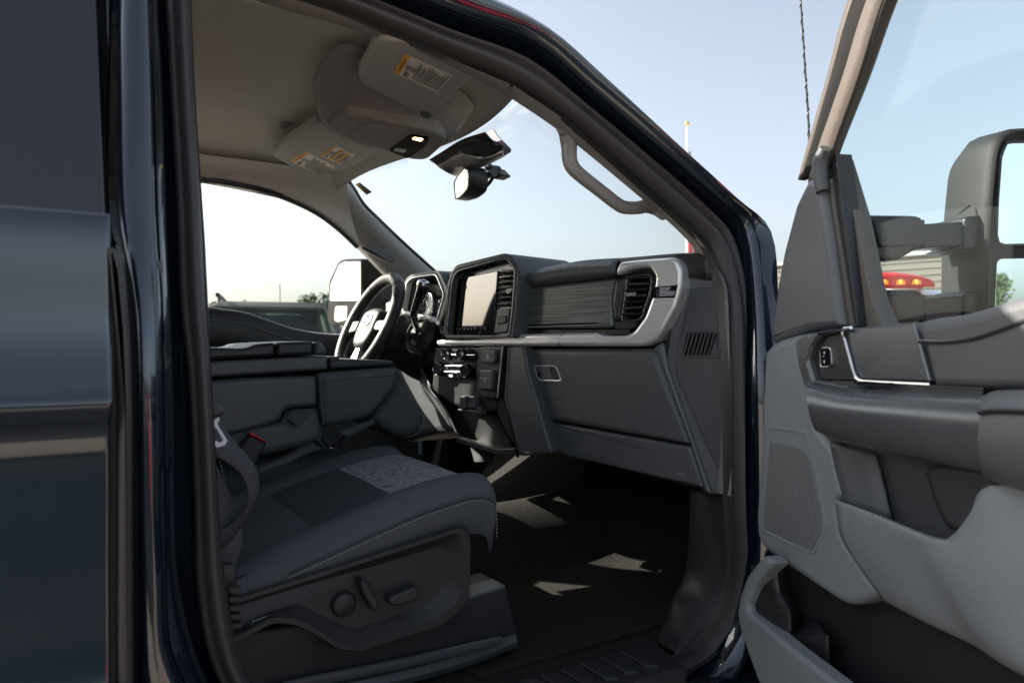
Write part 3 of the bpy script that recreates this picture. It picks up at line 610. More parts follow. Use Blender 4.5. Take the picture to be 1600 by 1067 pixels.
bar("gauge_needle", c + V((-.005, 0, 0)), c + V((-.005, .02, .03)), (.0005, 0, 0), (0, .0012, 0), white, IC)
loft("dash_side_panel", [[onX(-.17)(p) for p in zS(*r)] for r in (((560, 500), (640, 470), (690, 440)), ((560, 640), (640, 600), (690, 560)), ((600, 1000), (700, 950), (760, 900)))], midgrey, T, k=4, thick=.01)
slab("wiper_stalk", [onX(-.28)(p) for p in fillet(zS((845, 620), (905, 610), (950, 650), (925, 665), (890, 638)), 4)], (-1, 0, 0), .015, satin, T, b=.005)

# --- dashboard (structure panels first)
DB = empty("dashboard", (-.1, 0, 1.3), None, None, parent=T)
core = [dash(-.045)(p) for p in ((690, 430), (1095, 412), (1130, 470), (1140, 770), (1100, 768), (880, 708), (800, 712), (700, 640))]
slab("dash_core", core, DN, .25, black, DB, b=.01)
slab("lower_dash_core", [V((-.14, y, z)) for y, z in ((.15, 1.17), (.15, 1.6), (.76, 1.6), (.76, 1.1), (.6, 1.08))], (-1, 0, 0), .2, dark, DB, b=.03)
# top pad as a sheet out to the windscreen
tl = [dash(.0)(p) for p in ((1112, 402), (1062, 399), (967, 406), (905, 411), (837, 425))] + [V((-.20, .06, 1.63)), V((-.14, .25, 1.645)), V((-.13, .42, 1.655)), V((-.12, .6, 1.64)), V((-.06, .76, 1.60))]
tb = [V((.08 + .40 * (1 - min(1, (p.y / .85) ** 2)), p.y * 1.02, 1.60)) for p in tl]
loft("dash_top", [[p + V((.0, 0, -.05)) for p in tl], tl, [a.lerp(b, .25) + V((0, 0, .004)) for a, b in zip(tl, tb)], [a.lerp(b, .6) for a, b in zip(tl, tb)], tb], black, DB, k=5, kr=3, thick=.008, sharp=60)
rl = [[dash(o)(p) for p in r] for r, o in ((((817, 450), (890, 441), (963, 432)), -.02), (((815, 449), (890, 440), (963, 431)), .012), (((813, 440), (888, 431), (962, 424)), .03), (((822, 431), (895, 419), (963, 414)), .026), (((837, 424), (905, 411), (967, 407)), .006), (((845, 420), (910, 408), (970, 404)), -.03))]
loft("padded_roll", rl, perf, DB, k=6, kr=4, thick=.003, sharp=70)
bp_ = slab("trim_panel", [dash(.012)(p) for p in fillet([(820, 450), (962, 434.5), (957, 452), (955, 472), (957.5, 512), (815, 514), (809, 497), (807, 477)], 6)], DN, .03, brushed, DB, b=.008, seg=4)
tube("slot_line", [dash(.014)(p) for p in ((826, 508.5), (880, 506.5), (934, 505.5))], .0022, gloss, bp_, n=8, smooth=False)
tube("slot_glint", [dash(.0155)(p) for p in ((827, 511), (880, 509), (936, 507.5))], .0012, satin, bp_, n=6, smooth=False)
bar("shelf_gap", dash(.0)((815, 519)), dash(.0)((985, 519)), UPZ * .006, DN * .004, black, DB)
slv = zD((918, 186), (922, 150), (942, 118), (1060, 106), (1190, 97), (1215, 115), (1232, 155), (1232, 240), (1205, 330), (1140, 450), (1100, 500), (1050, 522), (700, 521), (300, 521), (66, 521), (62, 492), (240, 480), (440, 463), (820, 457), (855, 472), (965, 470), (1005, 450), (1058, 378), (1098, 268), (1108, 190), (1080, 146), (1000, 152))
SV = slab("silver_trim", [dash(.035)(p) for p in fillet(slv, 5, 3)], DN, .05, satin, DB, b=.009, seg=4, sharp=50)
# badge on the silver trim
bd = [dash(.037)(p) for p in fillet(zY((185, 880), (240, 650), (790, 600), (770, 640), (720, 870)), 1.5)]
BDG = slab("trim_badge", bd, DN, .008, gloss, DB, b=.0012)
lines = [(dash(.0385)(zY((410, y))[0]), dash(.0385)(zY((x1, y - 12))[0]) - dash(.0385)(zY((410, y))[0]), UPZ * .0011, DN * .0008) for y, x1 in ((675, 640), (703, 620), (730, 620), (757, 730), (783, 725), (810, 715), (836, 700))]
boxes("badge_lines", lines, white, BDG)
boxes("badge_bars", [(dash(.0385)(zY((610, 735))[0]), UPZ * .0055, (dash(.0385)(zY((632, 735))[0]) - dash(.0385)(zY((610, 735))[0])), DN * .0008), (dash(.0385)(zY((705, 815))[0]), UPZ * .0065, (dash(.0385)(zY((728, 815))[0]) - dash(.0385)(zY((705, 815))[0])), DN * .0008), (dash(.0385)(zY((335, 870))[0]), UPZ * .019, (dash(.0385)(zY((390, 870))[0]) - dash(.0385)(zY((335, 870))[0])), DN * .0006)], chrome, BDG)
# passenger vent
VT = empty("air_vent", (-.06, -.5, 1.5), None, None, parent=T); VT["label"] = "passenger air vent inside the silver surround"
slab("vent_box", [dash(-.03)(p) for p in zD((900, 180), (1095, 165), (1100, 230), (1050, 400), (1000, 455), (905, 445))], DN, .02, black, VT, b=.002)
slab("vent_barrel", [dash(.018)(p) for p in fillet(zD((915, 200), (970, 190), (955, 280), (945, 340), (945, 395), (910, 400), (898, 320)), 5)], DN, .04, black, VT, b=.01)
for i in range(7):
    t = i / 6; y = 205 + t * 170; x0 = 978 - t * 18; x1 = 1092 - max(0, (y - 260)) * .36
    a = dash(.012)(zD((x0, y + 2))[0]); b = dash(.014)(zD((x1, y - 4))[0])
    bar("vent_slat", a, b, DN * .012 + UPZ * .0035, UPZ * .0016, black if i % 2 else gloss, VT)
bar("slat_lever", dash(.026)(zD((975, 276))[0]), dash(.026)(zD((1022, 273))[0]), DN * .004, UPZ * .004, chrome, VT)
bar("vent_vane", dash(-.008)(zD((1003, 185))[0]), dash(-.008)(zD((985, 395))[0]), DN * .008, DN.cross(UPZ) * .004, midgrey, VT)
ring("vent_rim", [dash(.022)(p) for p in fillet(zD((972, 188), (1080, 176), (1094, 205), (1085, 265), (1045, 385), (1025, 400), (945, 402), (962, 280)), 3)], [dash(.022)(p) for p in fillet(zD((978, 193), (1076, 182), (1089, 207), (1080, 264), (1041, 381), (1022, 396), (951, 397), (968, 280)), 3)], DN, .03, satindark, VT, b=.001, N=60)
slab("lower_vent_panel", [dash(.008)(p) for p in fillet(zD((912, 402), (1030, 398), (1010, 432), (985, 442), (915, 438)), 3)], DN, .02, black, VT, b=.003)
# dashboard end at the door
EP = slab("dash_end_panel", [dash(.0)(p) for p in fillet([(1057, 430), (1076, 425), (1121, 424), (1131, 452), (1134, 600), (1142, 772), (1108, 772), (1098, 768), (1036, 580), (1040, 545)], 4)], DN, .05, midgrey, DB, b=.006)
slab("end_cap", [dash(.006)(p) for p in fillet(zE((185, 350), (215, 340), (435, 330), (445, 500), (452, 1100), (480, 1890), (330, 1600), (70, 1000), (60, 870)), 5)], DN, .02, dark, EP, b=.006)
loft("end_edge_trim", [[dash(.012)(p) for p in ((1121, 424), (1129, 452), (1131, 520), (1131, 600), (1128, 680), (1124, 745), (1120, 770))], [dash(.03)(p) for p in ((1124, 424), (1135, 452), (1139, 520), (1140, 600), (1142, 680), (1142, 745), (1142, 775))], [dash(-.04)(p) for p in ((1127, 424), (1138, 452), (1142, 520), (1144, 600), (1146, 680), (1146, 745), (1146, 775))]], grey, DB, k=4, thick=.004, sharp=50)
tube("panel_seam", [dash(.0035)(p) for p in ((1060, 432), (1046, 520), (1041, 560), (1040, 590), (1060, 650), (1103, 768))], .0028, black, EP, n=6)
DV = empty("defrost_vent", (-.03, -.7, 1.44), None, None, parent=T); DV["label"] = "slanted side window vent at the end of the dashboard"
ring("vent_frame", [dash(.010)(p) for p in fillet(zE((110, 855), (150, 665), (165, 655), (400, 665), (410, 680), (410, 850), (395, 868), (115, 865)), 2)], [dash(.010)(p) for p in fillet(zE((122, 845), (158, 680), (392, 680), (392, 850)), 2)], DN, .02, dark, DV, b=.001)
slab("vent_back", [dash(.0065)(p) for p in zE((120, 850), (155, 672), (395, 672), (395, 855))], DN, .004, black, DV, b=.0005)
for i in range(7):
    x = 150 + i * 31
    bar("vent_slat", dash(.011)(zE((x - 18, 848))[0]), dash(.011)(zE((x + 30, 684))[0]), DN * .003 + V((0, -.0035, 0)), DN.cross(UPZ) * .0012, dark, DV)
slab("vent_blank", [dash(.011)(p) for p in zE((330, 848), (385, 700), (388, 848))], DN, .01, dark, DV, b=.001)
# glove box
GB = slab("glove_box", [dash(.022)(p) for p in fillet(zD((452, 560), (470, 538), (540, 532), (1085, 530), (1112, 552), (1150, 660), (1272, 992), (582, 870), (455, 610)), 8)], DN, .05, dark, T, b=.016, seg=5, sharp=60)
ring("latch_bezel", [dash(.0245)(p) for p in fillet(zD((527, 612), (635, 612), (665, 690), (550, 685)), 3)], [dash(.024)(p) for p in fillet(zD((533, 618), (631, 618), (657, 682), (555, 678)), 3)], DN, .006, satin, GB, b=.001, N=40)
slab("latch_pocket", [dash(.0225)(p) for p in zD((590, 618), (631, 618), (657, 682), (612, 680))], DN, .004, black, GB, b=.0005)
slab("latch_paddle", [dash(.026)(p) for p in fillet(zD((532, 617), (600, 617), (622, 680), (556, 679)), 2)], DN, .006, dark, GB, b=.002)
lathe("key_lock", dash(.0265)(zD((556, 654))[0]), DN, [(.0065, 0), (.0065, .002), (.004, .003), (0, .0015)], gloss, GB, n=16)
LG = slab("lower_glove_panel", [dash(.016)(p) for p in fillet(zD((584, 878), (1274, 1000), (1300, 1075), (1338, 1195), (668, 1040)), 4)], DN, .05, dark, DB, b=.006)
slab("panel_label", [dash(.0165)(p) for p in fillet([(1055, 737), (1070, 740), (1071, 745), (1057, 742)], 1)], DN, .003, midgrey, LG, b=.0008)
slab("glove_side_trim", [dash(.010)(p) for p in fillet(zD((1095, 530), (1140, 500), (1155, 540), (1165, 620), (1375, 1225), (1345, 1215), (1276, 995), (1118, 560)), 4)], DN, .04, midgrey, DB, b=.006)

# --- centre screen
CS = empty("centre_screen", (-.18, 0, 1.52), None, None, parent=T)
so_ = [dash(.055)(p) for p in fillet(zK((122, 600), (140, 480), (158, 260), (178, 190), (212, 138), (520, 62), (566, 78), (625, 165), (628, 200), (612, 420), (590, 610)), 4)]
si_ = [dash(.055)(p) for p in fillet(zK((150, 595), (165, 450), (186, 250), (200, 205), (225, 175), (520, 92), (550, 105), (592, 165), (594, 190), (578, 420), (556, 595)), 4)]
ring("screen_hood", so_, si_, DN, .24, dark, CS, b=.006, N=90)
ring("hood_liner", [dash(.058)(p) for p in fillet(zK((148, 595), (163, 450), (184, 250), (198, 203), (224, 172), (520, 89), (552, 102), (595, 164), (597, 190), (581, 420), (559, 595)), 4)], [dash(.058)(p) for p in fillet(zK((156, 595), (171, 450), (191, 250), (204, 209), (228, 182), (520, 99), (546, 111), (585, 170), (588, 192), (571, 420), (550, 595)), 4)], DN, .02, satindark, CS, b=.0015, N=90)
slab("screen_fascia", [dash(.02)(p) for p in zK((140, 600), (160, 440), (185, 240), (225, 170), (520, 90), (590, 160), (594, 190), (560, 600))], DN, .03, satindark, CS, b=.004)
slab("touch_screen", [dash(.030)(p) for p in fillet(zH((484, 242), (918, 153), (893, 480), (868, 842), (412, 856), (440, 600)), 3)], DN, .012, screenm, CS, b=.002)
for i, (x, w_) in enumerate(((560, 105), (660, 108), (770, 120))):
    slab("button_slot", [dash(.026)(p) for p in zH((x, 185 - i * 24), (x + 25, 148 - i * 24), (x + w_, 118 - i * 24), (x + w_ - 28, 158 - i * 24))], DN, .008, gloss, CS, b=.001)
boxes("screen_icons", [(dash(.0306)(zH((450 + i * 38 + (60 if i > 6 else 0), 772 - i * 1.5))[0]), DN.cross(UPZ) * -.004, UPZ * .004, DN * .0004) for i in range(8)], lampg, CS)
def stack_vent(x0, x1, y0, y1, sl, n, lab):
    v = empty("air_vent", dash(.03)(zK(((x0 + x1) / 2, (y0 + y1) / 2))[0]), None, None, parent=T); v["label"] = lab
    slab("vent_box", [dash(.021)(p) for p in zK((x0 + sl, y0), (x1 + sl, y0 - 4), (x1, y1 - 4), (x0, y1))], DN, .004, black, v, b=.0005)
    for i in range(n):
        t = (i + .5) / n; y = y0 + (y1 - y0) * t; s = sl * (1 - t)
        bar("vent_slat", dash(.034)(zK((x0 + s + 4, y + 3))[0]), dash(.034)(zK((x1 + s - 3, y - 3))[0]), DN * .009 + UPZ * .003, UPZ * .0014, gloss if i % 3 else dark, v)
    return v
sv_ = stack_vent(486, 566, 172, 412, 22, 7, "tall air vent on the passenger side of the centre screen")
slab("vent_lever", [dash(.046)(p) for p in fillet(zK((525, 300), (560, 285), (578, 290), (568, 318), (540, 325)), 2)], DN, .01, chrome, sv_, b=.002)
stack_vent(162, 190, 240, 450, 14, 7, "narrow air vent on the driver side of the centre screen")
sp_ = slab("switch_panel", [dash(.030)(p) for p in fillet(zK((478, 425), (558, 418), (546, 566), (458, 578)), 2)], DN, .015, midgrey, CS, b=.002)
slab("hazard_switch", [dash(.034)(p) for p in fillet(zK((483, 468), (540, 462), (534, 515), (474, 524)), 3)], DN, .01, black, sp_, b=.004)
# centre stack
CK = empty("centre_stack", (-.18, 0, 1.3), None, None, parent=T)
slab("stack_face", [dash(.02)(p) for p in zU((100, 110), (680, 110), (630, 640), (480, 660), (240, 600), (80, 480), (75, 440))], DN, .08, black, CK, b=.01)
slab("side_plate", [dash(.035)(p) for p in fillet(zU((470, 110), (672, 108), (620, 560), (480, 540), (420, 430)), 5)], DN, .04, black, CK, b=.006)
tube("plate_edge", [dash(.036)(p) for p in zU((668, 115), (650, 300), (624, 540))], .0018, satin, CK, n=6)
FN = slab("stack_fin", [dash(.05)(p) for p in fillet(zU((700, 118), (735, 116), (850, 110), (875, 300), (1080, 1010), (800, 1030), (690, 560), (690, 500)), 8)], DN, .10, dark, CK, b=.008)
tube("fin_edge", [dash(.052)(p) for p in zU((722, 120), (700, 400), (692, 520), (730, 660), (850, 880))], .0016, midgrey, FN, n=6)
slab("inner_fin", [dash(.02)(p) for p in fillet(zU((690, 118), (700, 300), (690, 560), (780, 1000), (800, 1030), (730, 900), (620, 680)), 4)], DN, .06, black, CK, b=.006)
def knob(x, y, rx, ln):
    c = dash(.05)(zU((x, y))[0]); r = rx * .1874 * 2.1 / FPX * 1.15
    k_ = lathe("control_knob", c - DN * ln, DN, [(r * .9, -.01), (r, 0), (r * 1.02, ln * .8), (r * .96, ln), (r * .86, ln + .001), (r * .82, ln - .002), (0, ln - .0015)], gloss, CK)
    lathe("knob_ring", c, DN, [(r * .97, -.002), (r * 1.0, .0015), (r * .9, .003), (r * .86, .0)], chrome, k_)
    boxes("knob_grip", [(c - DN * (ln * .8) + (UPZ * math.cos(a) + DN.cross(UPZ) * math.sin(a)) * r * 1.0, DN * ln * .6, (UPZ * -math.sin(a) + DN.cross(UPZ) * math.cos(a)) * .0015, (UPZ * math.cos(a) + DN.cross(UPZ) * math.sin(a)) * .0012) for a in [2 * math.pi * i / 20 for i in range(20)]], gloss, k_)
slab("control_row", [dash(.036)(p) for p in fillet(zU((170, 140), (380, 130), (350, 240), (190, 235)), 3)], DN, .02, satindark, CK, b=.003)
slab("control_row", [dash(.036)(p) for p in fillet(zU((120, 270), (420, 268), (400, 385), (150, 365)), 3)], DN, .02, satindark, CK, b=.003)
knob(188, 175, 40, .022); knob(310, 180, 42, .024); knob(120, 302, 48, .022); knob(350, 322, 52, .024)
for i in range(4):
    slab("climate_key", [dash(.038)(p) for p in zU((185 + i * 38, 275), (217 + i * 38, 275), (215 + i * 38, 314), (183 + i * 38, 312))], DN, .004, chrome, CK, b=.001)
    slab("climate_key", [dash(.038)(p) for p in zU((183 + i * 38, 330), (215 + i * 38, 332), (213 + i * 38, 372), (181 + i * 38, 366))], DN, .004, chrome if i != 1 else white, CK, b=.001)
for i in range(2):
    slab("audio_key", [dash(.038)(p) for p in zU((240 + i * 30, 148), (265 + i * 30, 147), (262 + i * 30, 226), (238 + i * 30, 225))], DN, .004, chrome, CK, b=.001)
for rr in (((230, 183), (440, 186)), ((175, 322), (330, 326))):
    tube("chrome_strip", [dash(.043)(p) for p in zU(*rr)], .0022, chrome, CK, n=8, smooth=False)
b1 = slab("start_stop_button", [dash(.045)(p) for p in fillet(zU((492, 145), (505, 136), (600, 142), (605, 152), (598, 240), (585, 255), (490, 248)), 2)], DN, .015, dark, CK, b=.004)
c1 = dash(.0456)(zU((545, 193))[0]); uu = -DN.cross(UPZ)
uu = uu if uu.dot(RT) > 0 else -uu
boxes("button_icon", [(c1 + (uu * math.cos(a) + UPZ * math.sin(a)) * .0062, (uu * math.cos(a) + UPZ * math.sin(a)) * .0012, (uu * -math.sin(a) + UPZ * math.cos(a)) * .0022, DN * .0004) for a in [rad(20 + 23 * i) for i in range(14) if i not in (6,)]], white, b1)
text("A", c1 + DN * .0004, uu, UPZ, .009, white, b1)
b2 = slab("airbag_light_panel", [dash(.045)(p) for p in fillet(zU((478, 305), (590, 310), (575, 478), (462, 470)), 3)], DN, .015, dark, CK, b=.004)
c2 = dash(.0458)(zU((520, 385))[0])
text("PASS AIR BAG", c2 + UPZ * .002, uu, UPZ, .0062, white, b2); text("OFF", c2 - UPZ * .005, uu, UPZ, .0062, white, b2)
for i, (xa, xb) in enumerate(((300, 358), (374, 436))):
    ps = slab("power_socket", [dash(.042)(p) for p in fillet(zU((xa + 12, 522), (xb, 528), (xb - 6, 632), (xa - 4, 624)), 2)], DN, .02, satindark, CK, b=.004)
    if i == 0:
        for y in (555, 590): slab("usb_slot", [dash(.0425)(p) for p in zU((320, y), (334, y), (332, y + 18), (318, y + 18))], DN, .003, black, ps, b=.0005)
slab("socket_base", [dash(.035)(p) for p in fillet(zU((290, 625), (440, 645), (460, 600), (495, 680), (400, 670)), 3)], DN, .02, dark, CK, b=.003)
slab("lower_shelf_back", [dash(-.02)(p) for p in zU((240, 620), (640, 690), (760, 990), (300, 900))], DN, .05, black, CK, b=.004)
tube("shelf_lip", [dash(.05)(p) for p in zU((285, 870), (440, 925), (610, 972), (775, 970))], .0042, satindark, CK, n=8)
slab("cubby_tray", [dash(.05)(zU((285, 872))[0]), dash(.05)(zU((610, 974))[0]), dash(.05)(zU((775, 972))[0]), dash(-.05)(zU((770, 940))[0]), dash(-.05)(zU((330, 850))[0])], (0, 0, 1), .012, dark, CK, b=.003)
slab("tray_front", [dash(.046)(p) for p in fillet(zU((345, 905), (610, 980), (630, 1015), (360, 935)), 2)], DN, .02, midgrey, CK, b=.003)
slab("stack_strut", [dash(-.01)(p) for p in zU((395, 955), (440, 965), (520, 1080), (430, 1080))], DN, .04, midgrey, CK, b=.004)
loft("stack_left_side", [[dash(o)(p) for p in zU(*r)] for r, o in ((((70, 440), (80, 490), (200, 650), (300, 860)), .02), (((-10, 300), (20, 420), (120, 560), (270, 800)), -.06), (((-60, 260), (-20, 430), (60, 570), (240, 800)), -.14))], midgrey, CK, k=5, kr=2, thick=.006)

# --- folded centre seat used as a console
KC = empty("centre_seat_console", (-.7, 0, 1.2), None, None, parent=T)
kY = onY(-.15); kN = (0, -1, 0); KD = .31
slab("console_lid", [kY(p) for p in fillet(zL((-250, 560), (60, 544), (230, 548), (262, 542), (300, 526), (400, 518), (400, 590), (-250, 625)), 4)], kN, KD, black, KC, b=.010)
slab("console_lid", [kY(p) for p in fillet(zL((408, 518), (588, 511), (600, 514), (600, 580), (408, 588)), 3)], kN, KD, black, KC, b=.010)
slab("lid_end", [kY(p) for p in fillet(zL((606, 513), (645, 516), (668, 545), (674, 580), (622, 584), (606, 580)), 4)], kN, KD, dark, KC, b=.010)
slab("console_frame", [onY(-.155)(p) for p in fillet(zL((-250, 632), (600, 590), (676, 588), (676, 658), (-250, 720)), 4)], kN, KD, dark, KC, b=.008)
slab("tray_pad", [kY(p) for p in fillet(zL((684, 618), (735, 600), (740, 604), (1010, 612), (1022, 620), (1020, 636), (684, 656)), 3)], kN, KD, black, KC, b=.006)
slab("tray_clip", [kY(p) for p in fillet(zL((684, 592), (738, 590), (738, 612), (684, 626)), 2)], kN, .2, black, KC, b=.005)
slab("plastic_backing", [onY(-.153)(p) for p in fillet(zL((-250, 738), (300, 700), (618, 690), (624, 848), (500, 860), (455, 868), (440, 892), (432, 925), (330, 960), (180, 1000), (-250, 1020)), 6)], kN, KD, dark, KC, b=.012)
slab("backing_shade", [onY(-.13)(p) for p in zL((-250, 1150), (-250, 950), (430, 930), (455, 868), (640, 850), (664, 1040), (300, 1120))], kN, .26, leather, KC, b=.02)  # solid block standing in for the shade under the console
slab("release_strap", [onY(-.157)(p) for p in fillet(zL((460, 910), (490, 868), (605, 862), (520, 955)), 2)], (-.3, -1, 0), .004, web, KC, b=.001)
slab("seat_back_cloth", [onY(-.16)(p) for p in fillet(zL((628, 690), (640, 678), (1010, 646), (1040, 652), (1050, 690), (1030, 760), (905, 905), (820, 930), (660, 962), (640, 880)), 10)], kN, KD + .01, cloth, KC, b=.022, seg=5, sharp=70)
hdr = slab("folded_head_cushion", [onY(-.12)(p) for p in fillet(zL((1050, 720), (1085, 745), (1165, 850), (1184, 905), (1180, 950), (1150, 1000), (1060, 1018), (960, 965), (905, 915)), 14)], kN, .25, cloth, KC, b=.03, seg=5, sharp=70)
stp = [onY(-.182)(p) for p in zL((626, 690), (633, 760), (640, 850), (650, 955))]
def stitches(name, path, m, parent, step=.006, r=.0008, lift=V((0, 0, 0)), ln=.6):
    P = cat(path, 12); tot = sum((P[i + 1] - P[i]).length for i in range(len(P) - 1)); n = max(2, int(tot / step)); Q = resample(P, n + 1); it = []
    for i in range(n):
        d = (Q[i + 1] - Q[i]) * ln; s = d.cross(FW).normalized() * r * 1.6; it.append((Q[i] + lift - s * .5, d, s, -FW * r))
    return boxes(name, it, m, parent, kind="stuff")
stitches("stitching", [p + V((0, -.0005, 0)) for p in [onY(-.171)(p) for p in zL((633, 695), (638, 760), (645, 850), (655, 950))]], thread, KC, .0075)
stitches("stitching", [onY(-.148)(p) for p in zL((1090, 1010), (1150, 985), (1172, 930), (1172, 890), (1150, 850))], thread, KC, .0075)

# --- passenger seat
PS = empty("front_passenger_seat", (-.8, -.42, .95), None, None, parent=T)
def zt(x): return 1.100 + .30 * (x + .87) if x < -.7 else 1.151 + .21 * (x + .7)
XS = [-1.10, -1.0, -.92, -.84, -.76, -.68, -.61, -.56, -.525, -.512, -.509, -.511]
DZ = [.0, -.004, .0, 0, 0, 0, 0, -.004, -.016, -.034, -.062, -.088]
YS = [(-.655, -.10), (-.672, -.062), (-.676, -.030), (-.665, -.004), (-.635, .014), (-.595, .008), (-.565, -.002), (-.41, .0), (-.26, .0), (-.225, .008), (-.18, .014), (-.15, 0), (-.13, -.03), (-.125, -.10)]
ctrl = []
for x, dz in zip(XS, DZ):
    row = []
    for i, (y, h) in enumerate(YS):
        zb = zt(min(x, -.512)); fade = max(0, min(1, (-.93 - x) / .12))
        hh = h * (1 - .4 * fade) if i in (3, 4, 5, 9, 10) else h
        xx = x + (.012 if 3 <= i <= 11 and x > -.6 else 0)
        row.append(V((xx, y, zb + hh + (dz if 2 <= i <= 12 else (dz * .9 if 1 <= i else max(dz * .9, -.06) if i == 0 else dz * .5)))))
    ctrl.append(row)
def surf(ctrl, ku, kv):
    R1 = [cat(r, kv) for r in ctrl]; C1 = [cat([r[j] for r in R1], ku) for j in range(len(R1[0]))]
    return [[c[i] for c in C1] for i in range(len(C1[0]))]
SG = surf(ctrl, 5, 5)
vs, fs = grid(SG); obj("seat_cushion", vs, fs, cloth, PS, sharp=80)
def patch(name, i0, i1, j0, j1, m, puff=.003):
    rows = []
    for i in range(i0, i1 + 1):
        r = []
        for j in range(j0, j1 + 1):
            ed = min(i - i0 if i0 < 20 else 9, i1 - i if i1 > 30 else 9, j - j0, j1 - j); r.append(SG[i][j] + V((0, 0, -.002 if ed == 0 else (puff * .6 if ed == 1 else puff))) + (V((puff, 0, 0)) if i > 42 and ed else V()))
        rows.append(r)
    vs, fs = grid(rows); return obj(name, vs, fs, m, PS, sharp=80)
patch("seat_insert", 15, 25, 29, 41, cloth2); patch("seat_insert_front", 25, 44, 29, 41, melangem)
# seams and stitching on the outer bolster
sml = [SG[i][11] for i in range(11, 46)]
tube("seat_seam", [p + V((0, -.0015, .0)) for p in sml], .0024, cloth2, PS, n=6, k=1)
stitches("stitching", [p + V((0, -.0035, -.006)) for p in sml[::2]], thread, PS, .0065, .0009)
stitches("stitching", [SG[i][9] + V((.006, -.003, 0)) for i in range(45, 56, 2)], thread, PS, .0065, .0008)
# backrest
br = []
for z, x, hw in ((1.06, -.99, .235), (1.14, -.975, .25), (1.26, -1.02, .262), (1.42, -1.09, .262), (1.58, -1.16, .25), (1.70, -1.21, .22), (1.76, -1.235, .17)):
    n = 16; row = []
    for j in range(n):
        a = 2 * math.pi * j / n; cx, sy = math.cos(a), math.sin(a)
        ex = abs(cx) ** .6 * (1 if cx > 0 else -1); ey = abs(sy) ** .5 * (1 if sy > 0 else -1)
        row.append(V((x - .075 + ex * .075 + (.03 * abs(ey) ** 3 if cx > 0 else 0), -.42 + ey * hw, z)))
    br.append(row)
br2 = surf([r + [r[0]] for r in br], 4, 3); vs, fs = grid([r[:-1] for r in br2], True); fs += [tuple(range(48)), tuple((len(br2) - 1) * 48 + j for j in range(48))]
obj("backrest", vs, fs, cloth, PS, sharp=80)
lathe("head_restraint", (-1.29, -.42, 1.86), (0, 0, 1), [(.03, -.09), (.085, -.08), (.10, -.03), (.10, .04), (.08, .085), (.03, .095), (0, .095)], cloth, PS, sx=1.3)
for yy in (-.47, -.37): tube("head_post", [(-1.24, yy, 1.70), (-1.29, yy, 1.80)], .007, chrome, PS, k=2)
stitches("stitching", [onY(-.62)(p) for p in zG((50, 380), (75, 470), (80, 560), (60, 650))], thread, PS, .007)
# unseen driver seat, same shape mirrored across, added for the shadow it casts
DS = empty("driver_seat", (-.8, .42, .95), None, None, parent=T)
for nm in ("seat_cushion", "backrest", "head_restraint"):
    q = bpy.data.objects[nm]; p_ = WL[nm]; c_ = copy_at(q, V((p_.x - (.12 if nm != "seat_cushion" else .08), -p_.y, p_.z)), DS); c_.scale = (1, -1, 1)
# power shield with recessed face
ro = zB((20, 775), (130, 737), (500, 622), (940, 482), (985, 492), (992, 560), (985, 735), (955, 790), (880, 852), (570, 948), (490, 938), (400, 880), (330, 848), (250, 842), (130, 905), (20, 950))
r1 = zB((20, 800), (130, 765), (500, 648), (930, 508), (958, 515), (965, 560), (958, 725), (930, 775), (865, 832), (570, 925), (500, 918), (410, 860), (340, 826), (250, 822), (130, 886), (20, 925))
ri = zB((20, 815), (130, 792), (500, 672), (870, 556), (892, 560), (892, 600), (890, 690), (868, 735), (820, 775), (570, 862), (530, 858), (440, 815), (350, 770), (250, 790), (130, 850), (20, 890))
sY = lambda Y, l: resample(cat([onY(Y)(p) for p in fillet(l, 5, 3)], 2, True), 120, True)
rings = [sY(-.60, ro), sY(-.682, ro), [p.lerp(q, .25) + V((0, -.006, 0)) for p, q in zip(sY(-.684, ro), sY(-.684, r1))], sY(-.690, r1), [p.lerp(q, .25) for p, q in zip(sY(-.688, r1), sY(-.664, ri))], sY(-.662, ri)]
vs, fs = grid(rings, True); fs.append(tuple(5 * 120 + j for j in range(120)))
SB = obj("power_seat_shield", vs, fs, shieldm, PS, sharp=35)
cb = onY(-.663)(zB((515, 768))[0])
lathe("lumbar_knob", cb, (0, -1, 0), [(.0225, -.005), (.0225, .006), (.020, .010), (.0195, .012), (.019, .009), (.015, .0105), (0, .0125)], black, SB)
slab("recline_lever", [onY(-.69)(p) for p in fillet(zB((580, 690), (592, 682), (612, 692), (655, 770), (640, 803), (628, 800), (590, 735)), 4)], (0, -1, 0), .03, black, SB, b=.005)
slab("slide_lever", [onY(-.69)(p) for p in fillet(zB((685, 760), (695, 745), (785, 708), (800, 712), (804, 735), (785, 765), (712, 782), (690, 772)), 4)], (0, -1, 0), .03, black, SB, b=.005)
tube("shield_slot", [onY(-.676)(p) for p in zB((170, 850), (225, 826), (228, 820), (175, 838))], .0016, satindark, SB, n=6)
loft("cushion_pan", [[onY(Y)(p) for p in zB(*r)] for r, Y in ((((60, 700), (200, 650), (300, 690), (620, 600), (970, 490)), -.655), (((60, 760), (200, 720), (300, 700), (620, 610), (970, 500)), -.672), (((60, 800), (200, 750), (400, 690), (700, 600), (970, 520)), -.66))], black, PS, k=5, thick=.006)
slab("seat_riser", [onY(-.64)(p) for p in fillet(zB((60, 900), (600, 800), (985, 745), (1118, 703), (1130, 710), (1172, 885), (1000, 940), (450, 1060), (60, 1140)), 4)], (0, -1, 0), .1, shieldm, PS, b=.008)
slab("riser_step", [onY(-.642)(p) for p in zB((985, 742), (1120, 702), (1122, 712), (985, 755))], (0, -1, 0), .05, midgrey, PS, b=.002)
